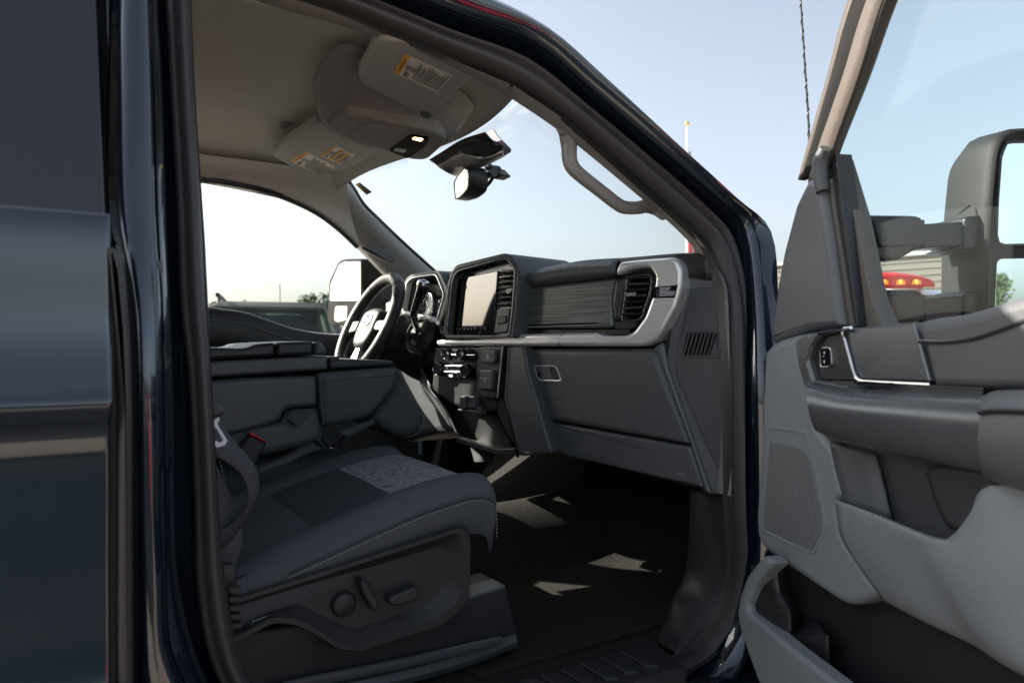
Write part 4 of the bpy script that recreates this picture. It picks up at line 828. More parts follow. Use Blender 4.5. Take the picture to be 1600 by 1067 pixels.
tube("seat_rail", [onY(-.66)(p) for p in zB((200, 1110), (360, 1068), (700, 1000), (1060, 918), (1105, 906))], [.008, .010, .010, .010, .007], dark, PS, n=8, flat=(1, .6, (0, 0, 1)))
tube("seat_rail_foot", [onY(-.63)(p) for p in zB((100, 1180), (400, 1110), (760, 1030), (1000, 960), (1150, 900))], .018, dark, PS, n=8)
# seat belt on the centre pillar
SBt = empty("seat_belt", (-1.0, -.75, 1.2), None, None, parent=T); SBt["label"] = "passenger seat belt looped beside the centre pillar"
wl = [onY(Y)(p) for p, Y in zip(zG((-40, 240), (0, 330), (60, 372), (150, 432), (198, 500), (218, 580), (212, 650), (150, 728), (60, 792), (-40, 850)), (-.72, -.72, -.72, -.715, -.71, -.705, -.70, -.69, -.68, -.68))]
wr_ = [onY(Y)(p) for p, Y in zip(zG((0, 80), (50, 150), (130, 255), (200, 335), (262, 415), (285, 510), (268, 610), (205, 735), (72, 905), (-40, 960)), (-.70, -.70, -.70, -.695, -.69, -.685, -.68, -.67, -.66, -.66))]
loft("webbing", [wl, [a.lerp(b, .5) + V((0, -.006, 0)) for a, b in zip(wl, wr_)], wr_], web, SBt, k=5, kr=3, thick=.0015)
slab("tongue_grip", [onY(-.735)(p) for p in fillet(zG((-30, 30), (20, 38), (65, 62), (82, 90), (65, 115), (20, 125), (-30, 118)), 4)], (0, -1, 0), .012, black, SBt, b=.005)
slab("belt_tongue", [onY(-.742)(p) for p in fillet(zG((5, 150), (45, 120), (52, 132), (36, 160), (98, 262), (80, 290), (35, 302), (18, 288), (20, 262), (38, 262), (45, 275), (65, 268), (70, 255), (25, 180), (8, 190)), 1.5, 2)], (0, -1, 0), .004, white, SBt, b=.001)  # shiny metal plate; its white reflection is put into the flat colour
BK = empty("belt_buckle", (-.8, -.2, 1.22), None, None, parent=T)
slab("buckle_body", [onY(-.19)(p) for p in fillet(zT((215, 700), (255, 645), (300, 585), (410, 640), (345, 770), (320, 820)), 3)], (0, -1, 0), .03, black, BK, b=.006)
slab("red_button", [onY(-.196)(p) for p in fillet(zT((290, 575), (310, 572), (415, 630), (410, 642), (300, 592)), 1.5)], (0, -1, 0), .024, red, BK, b=.003)
CB = empty("centre_lap_belt", (-.7, -.2, 1.2), None, None, parent=T)
zs_ = onZ(1.20)
ba_ = [onY(Y)(p) for p, Y in zip(zT((340, 800), (480, 745), (600, 690), (720, 630), (800, 590), (930, 545), (1040, 505), (1110, 480)), (-.24, -.23, -.22, -.21, -.2, -.19, -.18, -.17))]
bb_ = [onY(Y)(p) for p, Y in zip(zT((360, 835), (520, 780), (640, 725), (760, 680), (850, 640), (950, 595), (1050, 548), (1120, 510)), (-.25, -.24, -.23, -.22, -.21, -.2, -.19, -.18))]
loft("webbing", [ba_, bb_], web, CB, k=5, thick=.002)
slab("adjuster_bar", [onY(-.225)(p) for p in fillet(zT((708, 622), (725, 612), (788, 655), (770, 670)), 1)], (0, -1, .5), .006, gloss, CB, b=.0015)
slab("adjuster", [onY(-.225)(p) for p in fillet(zT((770, 600), (880, 555), (935, 590), (925, 620), (880, 650), (810, 660)), 3)], (0, -1, .5), .012, black, CB, b=.004)
tube("adjuster_teeth", [onY(-.235)(p) for p in zT((845, 655), (890, 640), (915, 600), (935, 595))], .004, gloss, CB, n=6)
box("centre_seat_cushion", (-1.1, -.115, 1.0), (-.56, .3, 1.165), cloth2, T, b=.05)
slab("belt_guide", [onY(-.70)(p) for p in fillet(zG((60, 1000), (150, 1000), (155, 1170), (160, 1250), (140, 1400), (90, 1400)), 3)], (0, -1, 0), .02, black, SBt, b=.004)
for i in range(5):
    y = 1145 + i * 52; a = onY(-.715)(zG((100 + i * 4, y))[0]); b = onY(-.715)(zG((168 + i * 2, y - 4))[0]); bar("boot_fold", a, b, V((0, .008, 0)), UPZ * .0035, black, SBt)

# --- floor, kick panel, sill
FL = empty("cabin_floor", (-.5, 0, .8), None, None, parent=T)
fr = []
for y in (-.78, -.6, -.4, -.22, -.14, -.05, .05, .14, .22, .4, .6, .78):
    hump = .16 * max(0, 1 - (abs(y) / .24) ** 2); r = []
    for x, z in ((-2.2, .80), (-1.2, .80), (-.6, .80), (-.2, .795), (.10, .80), (.24, .83), (.36, .93), (.46, 1.08), (.5, 1.25), (.5, 1.45)):
        r.append(V((x + (.0 if abs(y) < .6 else -.03), y, z + hump)))
    fr.append(r)
loft("carpet", fr, carpet, FL, k=4, kr=4, thick=.01, sharp=80)
slab("floor_mat", [V((x, y, .812)) for x, y in ((-.55, -.68), (.16, -.66), (.2, -.5), (.16, -.26), (-.5, -.26))], (0, 0, 1), .01, carpet, FL, b=.006)
kl = [side(o)(p) for p, o in (((1085, 765), .14), ((1083, 830), .14), ((1080, 885), .14), ((1070, 918), .13), ((1056, 945), .12), ((1044, 980), .11), ((1030, 1008), .10))]
km = [side(o)(p) for p, o in (((1112, 765), .10), ((1112, 830), .09), ((1112, 885), .07), ((1104, 935), .06), ((1090, 965), .05), ((1070, 995), .04), ((1050, 1016), .035))]
kr_ = [side(o)(p) for p, o in (((1146, 765), .012), ((1148, 830), .012), ((1147, 885), .012), ((1137, 945), .012), ((1117, 985), .012), ((1094, 1010), .012), ((1062, 1030), .012))]
loft("kick_panel", [[p + V((.02, .03, -.0)) for p in kl], kl, km, [a.lerp(b, .7) for a, b in zip(km, kr_)], kr_], black, T, k=5, kr=3, thick=.005, sharp=60)
sz = onZ(.846)
SP = slab("sill_plate", [sz(p) for p in fillet(zI((-700, 950), (200, 640), (1000, 385), (1110, 440), (1205, 520), (1000, 580), (400, 760), (-600, 1150)), 8)], (0, 0, 1), .03, black, T, b=.01)
for i in range(9):
    a = (905 - i * 99, 436 + i * 30); b = (1052 - i * 99, 520 + i * 32)
    A, B = sz(zI(a)[0]), sz(zI(b)[0]); wv = V((-.024, 0, 0))
    d = (B - A)
    slab("sill_rib", [A + V((0, 0, .006)), B + V((0, 0, .006)), B + wv + V((0, 0, .006)) - d * .12, A + wv + V((0, 0, .006))], (0, 0, 1), .012, black, SP, b=.0035)
slab("rocker", [V((x, -.93, z)) for x, z in ((-1.3, .60), (.1, .60), (.1, .80), (-1.3, .80))], (0, -1, 0), .08, paint, T, b=.02)

# --- opened passenger door
DR = empty("passenger_door", HINGE + V((0, 0, .9)), None, None, parent=T); DR["label"] = "open passenger door with grey inner panel"
slab("door_frame_core", [door(-.035)(p) for p in ((1196, 560), (1320, 524), (1500, 512), (1900, 420), (1900, 1500), (1500, 1400), (1165, 1120), (1160, 950), (1185, 850))], DI, .05, black, DR, b=.01)
slab("outer_skin", [door(-.088)(p) for p in ((1204, 540), (1330, 528), (1480, 518), (1900, 480), (1900, 1500), (1220, 1200))], DI, .03, paint, DR, b=.01)
SPK = slab("speaker_panel", [door(.02)(p) for p in fillet(zP((122, 97), (185, 78), (215, 74), (245, 340), (292, 392), (322, 540), (300, 556), (314, 640), (425, 818), (375, 836), (340, 847), (308, 838), (95, 690), (76, 655), (72, 600), (84, 400), (96, 125)), 12)], DI, .06, grey, DR, b=.016, seg=5, sharp=60)
gp = door(.021)
ring("speaker_bezel", [door(.0225)(p) for p in fillet(zP((104, 334), (216, 350), (234, 400), (273, 600), (271, 640), (235, 706), (92, 642), (90, 600)), 4)], [door(.0225)(p) for p in fillet(zP((112, 344), (210, 359), (225, 402), (263, 601), (262, 636), (231, 694), (100, 634), (98, 602)), 4)], DI, .008, grey, SPK, b=.002)
slab("speaker_recess", [door(.0203)(p) for p in zP((110, 342), (212, 357), (227, 402), (265, 601), (263, 637), (232, 697), (98, 636), (96, 602))], DI, .006, grey, SPK, b=.0005)
slab("speaker_grille", [door(.0225)(p) for p in fillet(zP((114, 380), (206, 402), (224, 424), (262, 600), (261, 636), (230, 690), (97, 628), (96, 600)), 3)], DI, .006, grille, SPK, b=.002)
# lower panel with map pocket wall
GR = [[((296, 548), .050), ((420, 592), .055), ((585, 658), .056), ((640, 648), .060), ((690, 585), .066), ((745, 512), .07), ((1050, 540), .085)],
      [((304, 560), .056), ((420, 606), .060), ((585, 672), .062), ((650, 660), .066), ((700, 600), .072), ((755, 530), .078), ((1050, 560), .09)],
      [((318, 650), .048), ((420, 690), .050), ((545, 700), .054), ((610, 735), .070), ((700, 730), .080), ((800, 720), .085), ((1050, 760), .09)],
      [((370, 735), .034), ((470, 790), .036), ((600, 830), .040), ((665, 860), .062), ((750, 880), .075), ((850, 890), .08), ((1050, 920), .085)],
      [((428, 818), .015), ((560, 886), .018), ((690, 945), .022), ((760, 990), .05), ((840, 1030), .066), ((920, 1055), .07), ((1050, 1085), .08)],
      [((428, 824), -.01), ((560, 892), -.01), ((690, 952), -.01), ((760, 998), 0), ((840, 1040), .01), ((920, 1066), .01), ((1050, 1098), .01)]]
top0 = [(p, o - .03) for p, o in GR[0]]
loft("lower_panel", [[door(o)(zP(p)[0]) for p, o in r] for r in [top0] + GR], grey, DR, k=5, kr=4, thick=.004, sharp=70)
# map pocket cavity
slab("pocket_back", [door(-.02)(p) for p in zP((280, 380), (800, 480), (800, 660), (560, 700), (300, 600))], DI, .01, dark, DR, b=.001)
loft("pocket_side", [[door(o)(p) for p in zP(*r)] for r, o in ((((286, 384), (300, 450), (330, 565)), .02), (((395, 412), (415, 480), (445, 600)), -.005), (((420, 416), (440, 500), (460, 605)), -.018))], midgrey, DR, k=5, kr=3, thick=.004)
loft("pocket_contour", [[door(o)(p) for p in zP(*r)] for r, o in ((((560, 470), (590, 560), (620, 620), (680, 640)), -.012), (((590, 450), (640, 560), (680, 600), (720, 600)), -.006), (((760, 470), (760, 560), (760, 600), (760, 640)), .0))], dark, DR, k=5, kr=3, thick=.003)
# armrest
ARM = loft("armrest", [[door(o)(p) for p in zP(*r)] for r, o in ((((236, 205), (330, 218), (480, 230), (722, 246)), .028), (((222, 214), (330, 238), (480, 246), (720, 254)), .075), (((216, 230), (320, 252), (480, 262), (718, 272)), .094), (((222, 285), (310, 300), (480, 320), (714, 345)), .102), (((240, 345), (310, 372), (480, 405), (710, 452)), .092), (((262, 358), (320, 382), (480, 416), (708, 466)), .06), (((275, 372), (325, 388), (480, 420), (708, 468)), -.01))], satindark, DR, k=6, kr=5, sharp=60)
slab("armrest_riser", [door(.052)(p) for p in fillet(zP((184, 96), (214, 74), (318, 61), (320, 66), (252, 84), (232, 112), (222, 152), (238, 206), (330, 222), (330, 300), (250, 345), (228, 290), (212, 230), (192, 165)), 2)], DI, .06, satindark, DR, b=.006, seg=4, sharp=60)
SWP = slab("switch_panel", [door(.040)(p) for p in fillet(zP((232, 114), (252, 84), (318, 64), (350, 190), (372, 210), (242, 207), (223, 152)), 4)], DI, .03, gloss if False else black, DR, b=.003)
sbz = fillet(zP((253, 120), (258, 114), (283, 112), (287, 118), (290, 164), (285, 170), (259, 172), (255, 166)), 2)
sbi = [(270.5 * .5502 + 1140 + (x - (270.5 * .5502 + 1140)) * .82, 142 * .5502 + 480 + (y - (142 * .5502 + 480)) * .88) for x, y in sbz]
ring("lock_switch_bezel", [door(.0435)(p) for p in sbz], [door(.0435)(p) for p in sbi], DI, .006, chrome, SWP, b=.001, N=40)
LS = slab("lock_switch", [door(.043)(p) for p in sbi], DI, .006, gloss, SWP, b=.001)
dl = lambda x, y, o=.0438: door(o)(zR((x, y))[0])
du_, dv_ = (dl(510, 345) - dl(460, 345)).normalized(), UPZ
boxes("lock_icons", [(dl(470, 343), du_ * .005, dv_ * .0012, DI * .0004)] + [it for y in (325, 388) for it in ((dl(476, y), du_ * .0035, dv_ * .0035, DI * .0004), (dl(478, y - 8), du_ * .0008, dv_ * .003, DI * .0004), (dl(478, y - 16), du_ * .003, dv_ * .0008, DI * .0004))], white, LS)
slab("satin_panel", [door(.036)(p) for p in fillet(zP((322, 66), (340, 60), (430, 52), (522, 43), (545, 120), (570, 212), (470, 210), (372, 207), (354, 188)), 3)], DI, .03, satindark, DR, b=.004)
tube("chrome_edge", [door(.040)(p) for p in zP((345, 58), (322, 64), (330, 100), (342, 145), (354, 188), (364, 203), (385, 209), (470, 214), (571, 219))], .0026, chrome, DR, n=8)
slab("pull_tray", [door(.045)(p) for p in zP((240, 207), (370, 211), (600, 222), (720, 228), (720, 252), (240, 218))], (0, 0, 1), .01, black, DR, b=.002)
slab("tray_ribs", [door(.055)(p) for p in fillet(zP((345, 214), (365, 209), (470, 216), (440, 224), (360, 222)), 2)], DI, .006, gloss, DR, b=.002)
UPD = slab("upper_pad", [door(.045)(p) for p in fillet(zP((522, 42), (560, 32), (640, 22), (720, 0), (836, -36), (1050, -120), (1050, 240), (574, 232), (548, 130)), 4)], DI, .06, leather, DR, b=.016, seg=4)
stl = zP((540, 98), (610, 100), (690, 90), (760, 68), (836, 38), (930, -6), (1050, -60))
tube("pad_seam", [door(.0455)(p) for p in stl], .0028, black, UPD, n=6)
stitches("stitching", [door(.047)((x, y - 3)) for x, y in stl], thread, UPD, .0045, .0007)
loft("arm_pad", [[door(o)(p) for p in zP(*r)] for r, o in ((((722, 250), (760, 236), (880, 232), (1060, 226)), .05), (((714, 262), (760, 248), (880, 245), (1060, 240)), .098), (((710, 295), (760, 290), (880, 292), (1060, 292)), .125), (((706, 380), (750, 385), (880, 395), (1060, 405)), .135), (((710, 455), (760, 478), (880, 512), (1060, 545)), .122), (((728, 488), (780, 505), (880, 532), (1060, 562)), .08), (((740, 500), (790, 512), (880, 536), (1060, 566)), .0))], leather, DR, k=5, kr=4, sharp=80)
slab("arm_pad_end", [door(.10)(p) for p in zP((722, 252), (712, 290), (706, 380), (710, 455), (730, 490), (760, 470), (760, 260))], DI, .06, leather, DR, b=.01)
tube("arm_pad_seam", [door(.129)(p) for p in zP((708, 298), (760, 293), (880, 296), (1060, 296))], .003, black, DR, n=6)
# bottom pocket
bo = zJ((188, 92), (140, 140), (90, 210), (52, 310), (38, 400), (50, 480), (100, 640), (160, 800), (330, 1300), (1500, 1900), (1500, 1500), (580, 795), (330, 600), (100, 405), (93, 370), (125, 270), (180, 195), (240, 140))
slab("bottom_pocket", [door(.075)(p) for p in fillet(bo, 5, 3)], DI, .03, grey, DR, b=.009, seg=4, sharp=55)
slab("pocket_floor", [door(-.015)(p) for p in zJ((150, 120), (1700, 200), (1700, 1600), (300, 1300), (60, 420))], DI, .01, black, DR, b=.001)
loft("bottle_holder", [[door(o)(p) for p in zJ(*r)] for r, o in ((((120, 150), (110, 300), (95, 420), (120, 520)), .06), (((240, 150), (250, 290), (300, 400), (310, 520)), .045), (((285, 160), (300, 290), (345, 390), (350, 500)), .022), (((320, 170), (340, 300), (380, 400), (380, 500)), -.008))], black, DR, k=5, kr=4, thick=.004)
loft("holder_shelf", [[door(o)(p) for p in zJ(*r)] for r, o in ((((200, 470), (330, 480), (470, 440)), -.01), (((250, 540), (400, 530), (535, 535)), .03), (((290, 575), (400, 565), (540, 550)), .032), (((420, 760), (480, 780), (540, 780)), .02), (((440, 820), (500, 830), (560, 830)), -.01))], black, DR, k=5, kr=3, thick=.004)
# upper frame of the door
SAIL = slab("sail_trim", [door(.01)(p) for p in fillet([(1261, 279), (1272, 279), (1280, 288), (1293, 370), (1302, 440), (1312, 510), (1262, 516), (1226, 531), (1203, 537), (1203, 515), (1212, 450), (1222, 395), (1242, 318)], 5)], DI, .04, midgrey, DR, b=.014, seg=4, sharp=60)
slab("glass_channel", [door(-.005)(p) for p in zN((180, 300), (228, 292), (330, 980), (272, 982), (215, 560))], DI, .03, mat("olive_rubber", (.075, .070, .060), .5), DR, b=.005)
slab("channel_seal", [door(-.012)(p) for p in zN((226, 310), (240, 180), (256, 180), (262, 230), (296, 500), (354, 975), (328, 980))], DI, .03, black, DR, b=.002)
slab("sail_outer", [door(-.03)(p) for p in zN((256, 205), (264, 205), (345, 480), (420, 850), (480, 990), (345, 985), (285, 560))], DI, .03, mat("warm_grey_plastic", (.14, .13, .115), .6, bump=(900, .3)), DR, b=.0012)
fb = [((1338, -20), (1346, -20), (1367, -20), (1390, -20), (1409, -20)), ((1330, 0), (1338, 0), (1360, 0), (1383, 0), (1402, 0)), ((1297, 120), (1303, 120), (1322, 120), (1344, 120), (1358, 120)), ((1266, 228), (1272, 228), (1283, 232), (1303, 236), (1311, 238)), ((1251, 282), (1255, 282), (1268, 280), (1288, 290), (1300, 292))]
fb = [tuple((x + 85, y - 200) for x, y in fb[1])] + fb[1:]
fo = (-.05, -.045, -.03, -.012, -.03)
fcols = [[door(o)(r[i]) for r in fb] for i, o in enumerate(fo)]
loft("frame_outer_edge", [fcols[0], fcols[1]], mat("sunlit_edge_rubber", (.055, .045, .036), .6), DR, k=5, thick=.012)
loft("frame_paint", [fcols[1], [a.lerp(b, .5) + DI * .008 for a, b in zip(fcols[1], fcols[2])], fcols[2]], matte, DR, k=5, kr=3, thick=.006)
loft("frame_seal", [fcols[2], [a.lerp(b, .3) + DI * .012 for a, b in zip(fcols[2], fcols[3])], [a.lerp(b, .75) + DI * .012 for a, b in zip(fcols[2], fcols[3])], fcols[3]], mat("dusty_rubber", (.065, .052, .041), .7, bump=(200, .3), dust=.5, var=.25, vscale=25), DR, k=5, kr=4, thick=.004)
loft("glass_run", [fcols[3], [a.lerp(b, .5) + DI * .006 for a, b in zip(fcols[3], fcols[4])], fcols[4]], rubber, DR, k=5, kr=3, thick=.006)
tube("frame_corner", [door(.004)(p) for p in ((1290, 232), (1283, 250), (1282, 270), (1286, 300))], [.010, .014, .014, .012], dark, DR, n=12)
gpts = [(1304, 250), (1352, 120), (1398, 0), (1470, -170), (1900, -170), (1900, 480), (1600, 520), (1430, 530), (1345, 535), (1325, 420)]
slab("window_glass", [door(-.045)(p) for p in gpts], DI, .004, glassd, DR, b=.0008, seg=1)
# tow mirror
MR = empty("side_mirror", HINGE + DU * .12 - DI * .3 + V((0, 0, 1.6)), None, None, parent=T); MR["label"] = "large tow mirror beyond the open door window"
mN = DU
mo = zM((832, 82), (870, 68), (1000, 62), (1600, 50), (1600, 1100), (742, 1100), (745, 620), (760, 420), (782, 200), (800, 120))
mi1 = zM((822, 205), (850, 142), (1560, 130), (1560, 618), (818, 634), (800, 612), (806, 420))
ms = mirr(.12)
N2 = 64
front = resample([ms(p) for p in fillet(mo, 5)], N2, True); cM = sum(front, V()) / N2
backr = [cM + (p - cM) * 1.02 - mN * .075 for p in front]; backr2 = [cM + (p - cM) * .9 - mN * .14 for p in front]
front2 = [cM + (p - cM) * .97 + mN * .006 for p in front]; fin = [cM + (p - cM) * .95 + mN * .004 for p in front]
vs, fs = grid([backr2, backr, [a.lerp(b, .75) for a, b in zip(backr, front)], front, front2, fin], True); fs += [tuple(range(N2)), tuple(5 * N2 + j for j in range(N2))]
obj("mirror_shell", vs, fs, mat("mirror_shell_plastic", (.018, .018, .018), .6, spec=.25), MR, sharp=50)
ring("glass_bezel", [ms(p) + mN * .008 for p in fillet(zM((810, 190), (845, 128), (1580, 118), (1580, 640), (815, 648), (786, 615), (795, 400)), 3)], [ms(p) + mN * .008 for p in fillet(mi1, 3)], mN, .01, black, MR, b=.002)
slab("mirror_glass", [ms(p) + mN * .0045 for p in fillet(mi1, 3)], mN + V((0, 0, .04)), .003, mirrorm, MR, b=.0005)
lw = zM((796, 722), (812, 706), (1560, 690), (1560, 1050), (780, 1050))
slab("spotter_glass", [ms(p) + mN * .0065 for p in fillet(lw, 3)], mN, .005, mirrorm, MR, b=.0005)
tube("shell_seam", [ms(p) + mN * -.03 for p in zM((680, 468), (705, 450), (732, 430))], .002, black, MR, n=6)
blackm = mat("mirror_arm_plastic", (.012, .012, .013), .4)
for dy in (0, 366):
    am = mirr(.10)
    s_y = lambda *l: [(x, y + dy * .3188) for x, y in zM(*l)]
    slab("arm_base", [am(p) for p in fillet(s_y((60, 485), (420, 489), (452, 502), (452, 632), (425, 655), (340, 708), (160, 722), (60, 720)), 4)], mN, .09, blackm, MR, b=.012)
    slab("arm_cap", [am(p) + mN * .006 for p in fillet(s_y((190, 512), (448, 514), (448, 520), (446, 640), (225, 648)), 4)], mN, .01, blackm, MR, b=.004)
    slab("arm_tube", [am(p) for p in s_y((450, 532), (650, 520), (650, 645), (450, 652))], mN, .05, blackm, MR, b=.006)
    slab("arm_bracket", [am(p) + mN * .008 for p in fillet(s_y((640, 510), (660, 496), (735, 490), (748, 505), (748, 640), (690, 668), (595, 660), (636, 640)), 3)], mN, .09, blackm, MR, b=.008)

# --- antenna, bonnet, wing: the rest of the nose
ac = V((.66, -.50, 1.36)); at_ = [hit((x, y), V((.66, -.5, 0)), FW) for x, y in ((1264, 215), (1258, 110), (1251, 0), (1246, -90))]
AN = empty("antenna", at_[0] - UPZ * .8, None, None, parent=T)
tube("mast", [at_[0] - UPZ * .75, at_[0] - UPZ * .3] + at_, [.0045, .0035, .0030, .0025], black, AN, n=8)
P = cat([at_[0] - UPZ * .3] + at_, 30)
tube("mast_spiral", [p + (RT * math.cos(i * .9) + UPZ.cross(RT) * math.sin(i * .9)) * .0035 for i, p in enumerate(P)], .0012, rubber, AN, n=5, k=2)
loft("bonnet", [[V((x, y, 1.42 + .06 * (1 - (y / .8) ** 2) - .05 * max(0, (x - .3) / 1.2))) for y in (-.84, -.5, 0, .5, .84)] for x in (.14, .5, 1.0, 1.6)], paint, T, k=4, kr=3, thick=.02)
for s in (-1, 1):
    loft("front_wing", [[V((x, s * Y, z)) for x in (.03, .5, 1.0, 1.6)] for Y, z in ((.84, 1.42), (.96, 1.36), (.98, 1.1), (.95, .72))], paint, T, k=4, kr=3, thick=.01)
slab("nose", [V((1.6, y, z)) for y, z in ((-.95, .6), (.95, .6), (.9, 1.4), (-.9, 1.4))], (1, 0, 0), .1, dark, T, b=.03)
tyre = mat("tyre_rubber", (.02, .02, .02), .8); rimm = mat("alloy", (.5, .5, .52), .35, .9)
def wheel(c, parent, r=.42, wd=.14):
    w_ = lathe("wheel", c, (0, -1, 0), [(r * .6, -wd), (r, -wd * .8), (r, wd * .8), (r * .92, wd), (r * .62, wd)], tyre, parent)
    lathe("wheel_disc", c, (0, -1, 0), [(r * .62, wd * .6), (r * .6, wd * .9), (r * .3, wd * .6), (r * .15, wd * .95), (0, wd)], rimm, w_)
for x in (1.0, -2.9):
    for y in (-.86, .86): wheel(V((x, y, .42)), T)
slab("cargo_bed", [V((x, -.97, z)) for x, z in ((-2.28, .7), (-2.28, 1.45), (-4.2, 1.45), (-4.2, .7))], (0, -1, 0), 1.94, paint, T, b=.03)
slab("underbody", [V((x, -.8, z)) for x, z in ((-2.2, .55), (-2.2, .74), (1.6, .74), (1.6, .55))], (0, -1, 0), 1.6, black, T, b=.02)

# ------------------------------------------------------------------ other vehicles and the lot
carw = mat("car_window", (.02, .03, .03), .06, coat=.5)
def car(name, loc, rz, pm, label, cat_, L=4.8, W=1.9, Hb=1.0, Hr=1.75, rails=False, bar_=None, group=None):
    r = empty(name, loc, label, cat_, group); M = Matrix.Rotation(rz, 3, 'Z'); o = V(loc)
    def w2(x, y, z): return o + M @ V((x, y, z))
    h = L / 2
    low = [(-h, .45), (-h + .05, .8), (-h + .1, Hb), (h - 1.5, Hb), (h - .35, Hb - .12), (h - .02, Hb - .3), (h, .45)]
    rows = [[w2(x, s * W / 2 * k, z) for x, z in low] for s, k in ((-1, .90), (-1, 1.0), (-1, .93), (1, .93), (1, 1.0), (1, .90))]
    low2 = [[w2(x, y, .32) for x, z in low] for y in (-W * .45,)]
    vs, fs = grid([low2[0]] + [[w2(x, -W / 2, min(z, Hb * .75)) for x, z in low], [w2(x, -W / 2 * .95, z) for x, z in low], [w2(x, 0, z + .03) for x, z in low], [w2(x, W / 2 * .95, z) for x, z in low], [w2(x, W / 2, min(z, Hb * .75)) for x, z in low], [w2(x, W * .45, .32) for x, z in low]])
    obj("car_body", vs, fs, pm, r, sharp=35)
    zb = Hb; xf, xr = h - 1.35, -h + .12
    def gh(k, z, ins): return [w2(xf - ins * 1.25, -W * .46 + ins * .28, z), w2(xr + ins * .5, -W * .46 + ins * .28, z), w2(xr + ins * .5, W * .46 - ins * .28, z), w2(xf - ins * 1.25, W * .46 - ins * .28, z)]
    b0, b1 = gh(0, zb, 0), gh(1, Hr - .08, Hr - zb - .08)
    obj("roof_panel", b1 + [p + UPZ * .07 + (sum(b1, V()) / 4 - p) * .10 for p in b1], [(4, 5, 6, 7), (0, 1, 5, 4), (1, 2, 6, 5), (2, 3, 7, 6), (3, 0, 4, 7)], pm, r, sharp=50)
    nm = ("side_window", "rear_window", "side_window", "windscreen")
    for i in range(4):
        a, b, c, d = b0[i], b0[(i + 1) % 4], b1[(i + 1) % 4], b1[i]
        P4 = lambda s, t: a.lerp(b, s).lerp(d.lerp(c, s), t)
        n = (b - a).cross(d - a).normalized(); ce = (a + b + c + d) / 4 - (o + UPZ * 1.2)
        n = n if n.dot(ce) > 0 else -n
        slab(nm[i], [P4(.05, .04), P4(.95, .04), P4(.95, .97), P4(.05, .97)], n, .01, carw if i in (0, 2) else glassc, r, b=.003)
        bar("roof_pillar", a, d, (b - a).normalized() * .045, n * .02, pm, r)
    obj("cabin_inside", [w2(x, y, z) for x in (xf - .9, xf - 1.0) for y in (-.6, .6) for z in (Hb - .1, Hb + .3)], [(0, 1, 3, 2), (4, 5, 7, 6), (0, 1, 5, 4), (2, 3, 7, 6), (1, 3, 7, 5)], dark, r)
    for x in (h - .95, -h + .95):
        for y in (-W / 2 + .09, W / 2 - .09):
            lathe("wheel", w2(x, y, .35), M @ V((0, -1 if y < 0 else 1, 0)), [(.2, -.1), (.34, -.09), (.35, .05), (.3, .1), (.2, .08), (.1, .1), (0, .1)], tyre, r)
    for y in (-W * .36, W * .36):
        slab("headlamp", [w2(h - .04, y - .2, Hb - .42), w2(h - .04, y + .2, Hb - .42), w2(h - .08, y + .2, Hb - .26), w2(h - .08, y - .2, Hb - .26)], M @ V((1, 0, .2)), .05, chrome, r, b=.01)
        slab("tail_lamp", [w2(-h, y - .13, Hb - .4), w2(-h, y + .13, Hb - .4), w2(-h + .05, y + .13, Hb - .05), w2(-h + .05, y - .13, Hb - .05)], M @ V((-1, 0, .1)), .05, red, r, b=.01)
    if rails:
        for y in (-W * .33, W * .33):
            tube("roof_rail", [w2(xr + .6, y, Hr - .04), w2(xr + .8, y, Hr + .06), w2(0, y, Hr + .07), w2(xf - 1.35, y, Hr + .05), w2(xf - 1.1, y, Hr - .05)], .028, black, r, n=8)
        tube("roof_aerial", [w2(-.6, .1, Hr), w2(-.75, .1, Hr + .28)], .008, black, r, k=2)
        lathe("air_freshener", w2(xf - .55, .12, Hr - .42), M @ V((1, 0, 0)), [(.001, -.01), (.08, -.008), (.08, .008), (.001, .01)], mat("yellow_card", (.55, .6, .05), .6), r)
    return r, w2
silverp = mat("grey_green_paint", (.022, .027, .026), .5, .2, coat=.15)
whitep = mat("white_paint", (.78, .78, .78), .3, coat=1); redp = mat("red_paint", (.55, .012, .02), .3, coat=1); tanp = mat("tan_paint", (.3, .26, .2), .4, coat=.6)
def along(px, d): r = ray((px, 533.5)); p = EYE + r * d; p.z = 0; return p
car("parked_suv", along(425, 9.4), rad(-104), silverp, "grey green SUV with roof rails parked beyond the driver window", "SUV", L=4.9, W=1.95, Hb=1.15, Hr=1.96, rails=True)
vc = along(1398, 9.6)
vr, w2 = car("parked_van", vc, rad(58 - 180 + 20), whitep, "white vehicle with a red light bar on its roof beyond the open door window", "van", L=5.2, W=2.0, Hb=1.25, Hr=2.13)
lensm = mat("red_lens", (.42, .02, .02), .15, emit=((1, .05, .02), .03)); ambm = mat("amber_lens", (.9, .35, .03), .2, emit=((1, .35, .05), .05))
lb = [V(vc) + UPZ * 2.13 + RT * x for x in (-.42, -.36, -.1, .15, .38, .44)]
LB = loft("light_bar", [[p + UPZ * h + FW * d for p, h in zip(lb, hs_)] for hs_, d in (((.02, .02, .02, .02, .02, .02), -.12), ((.08, .13, .16, .15, .11, .05), -.14), ((.12, .19, .22, .20, .15, .07), 0), ((.08, .13, .16, .15, .11, .05), .14), ((.02, .02, .02, .02, .02, .02), .12))], lensm, vr, k=4, kr=3, thick=.01)
for x in (-.22, 0.0, .2): box("amber_module", V(vc) + UPZ * 2.21 + RT * x - FW * .145 - V((.04, .04, .03)), V(vc) + UPZ * 2.21 + RT * x - FW * .145 + V((.04, .04, .03)), ambm, LB, b=.008)
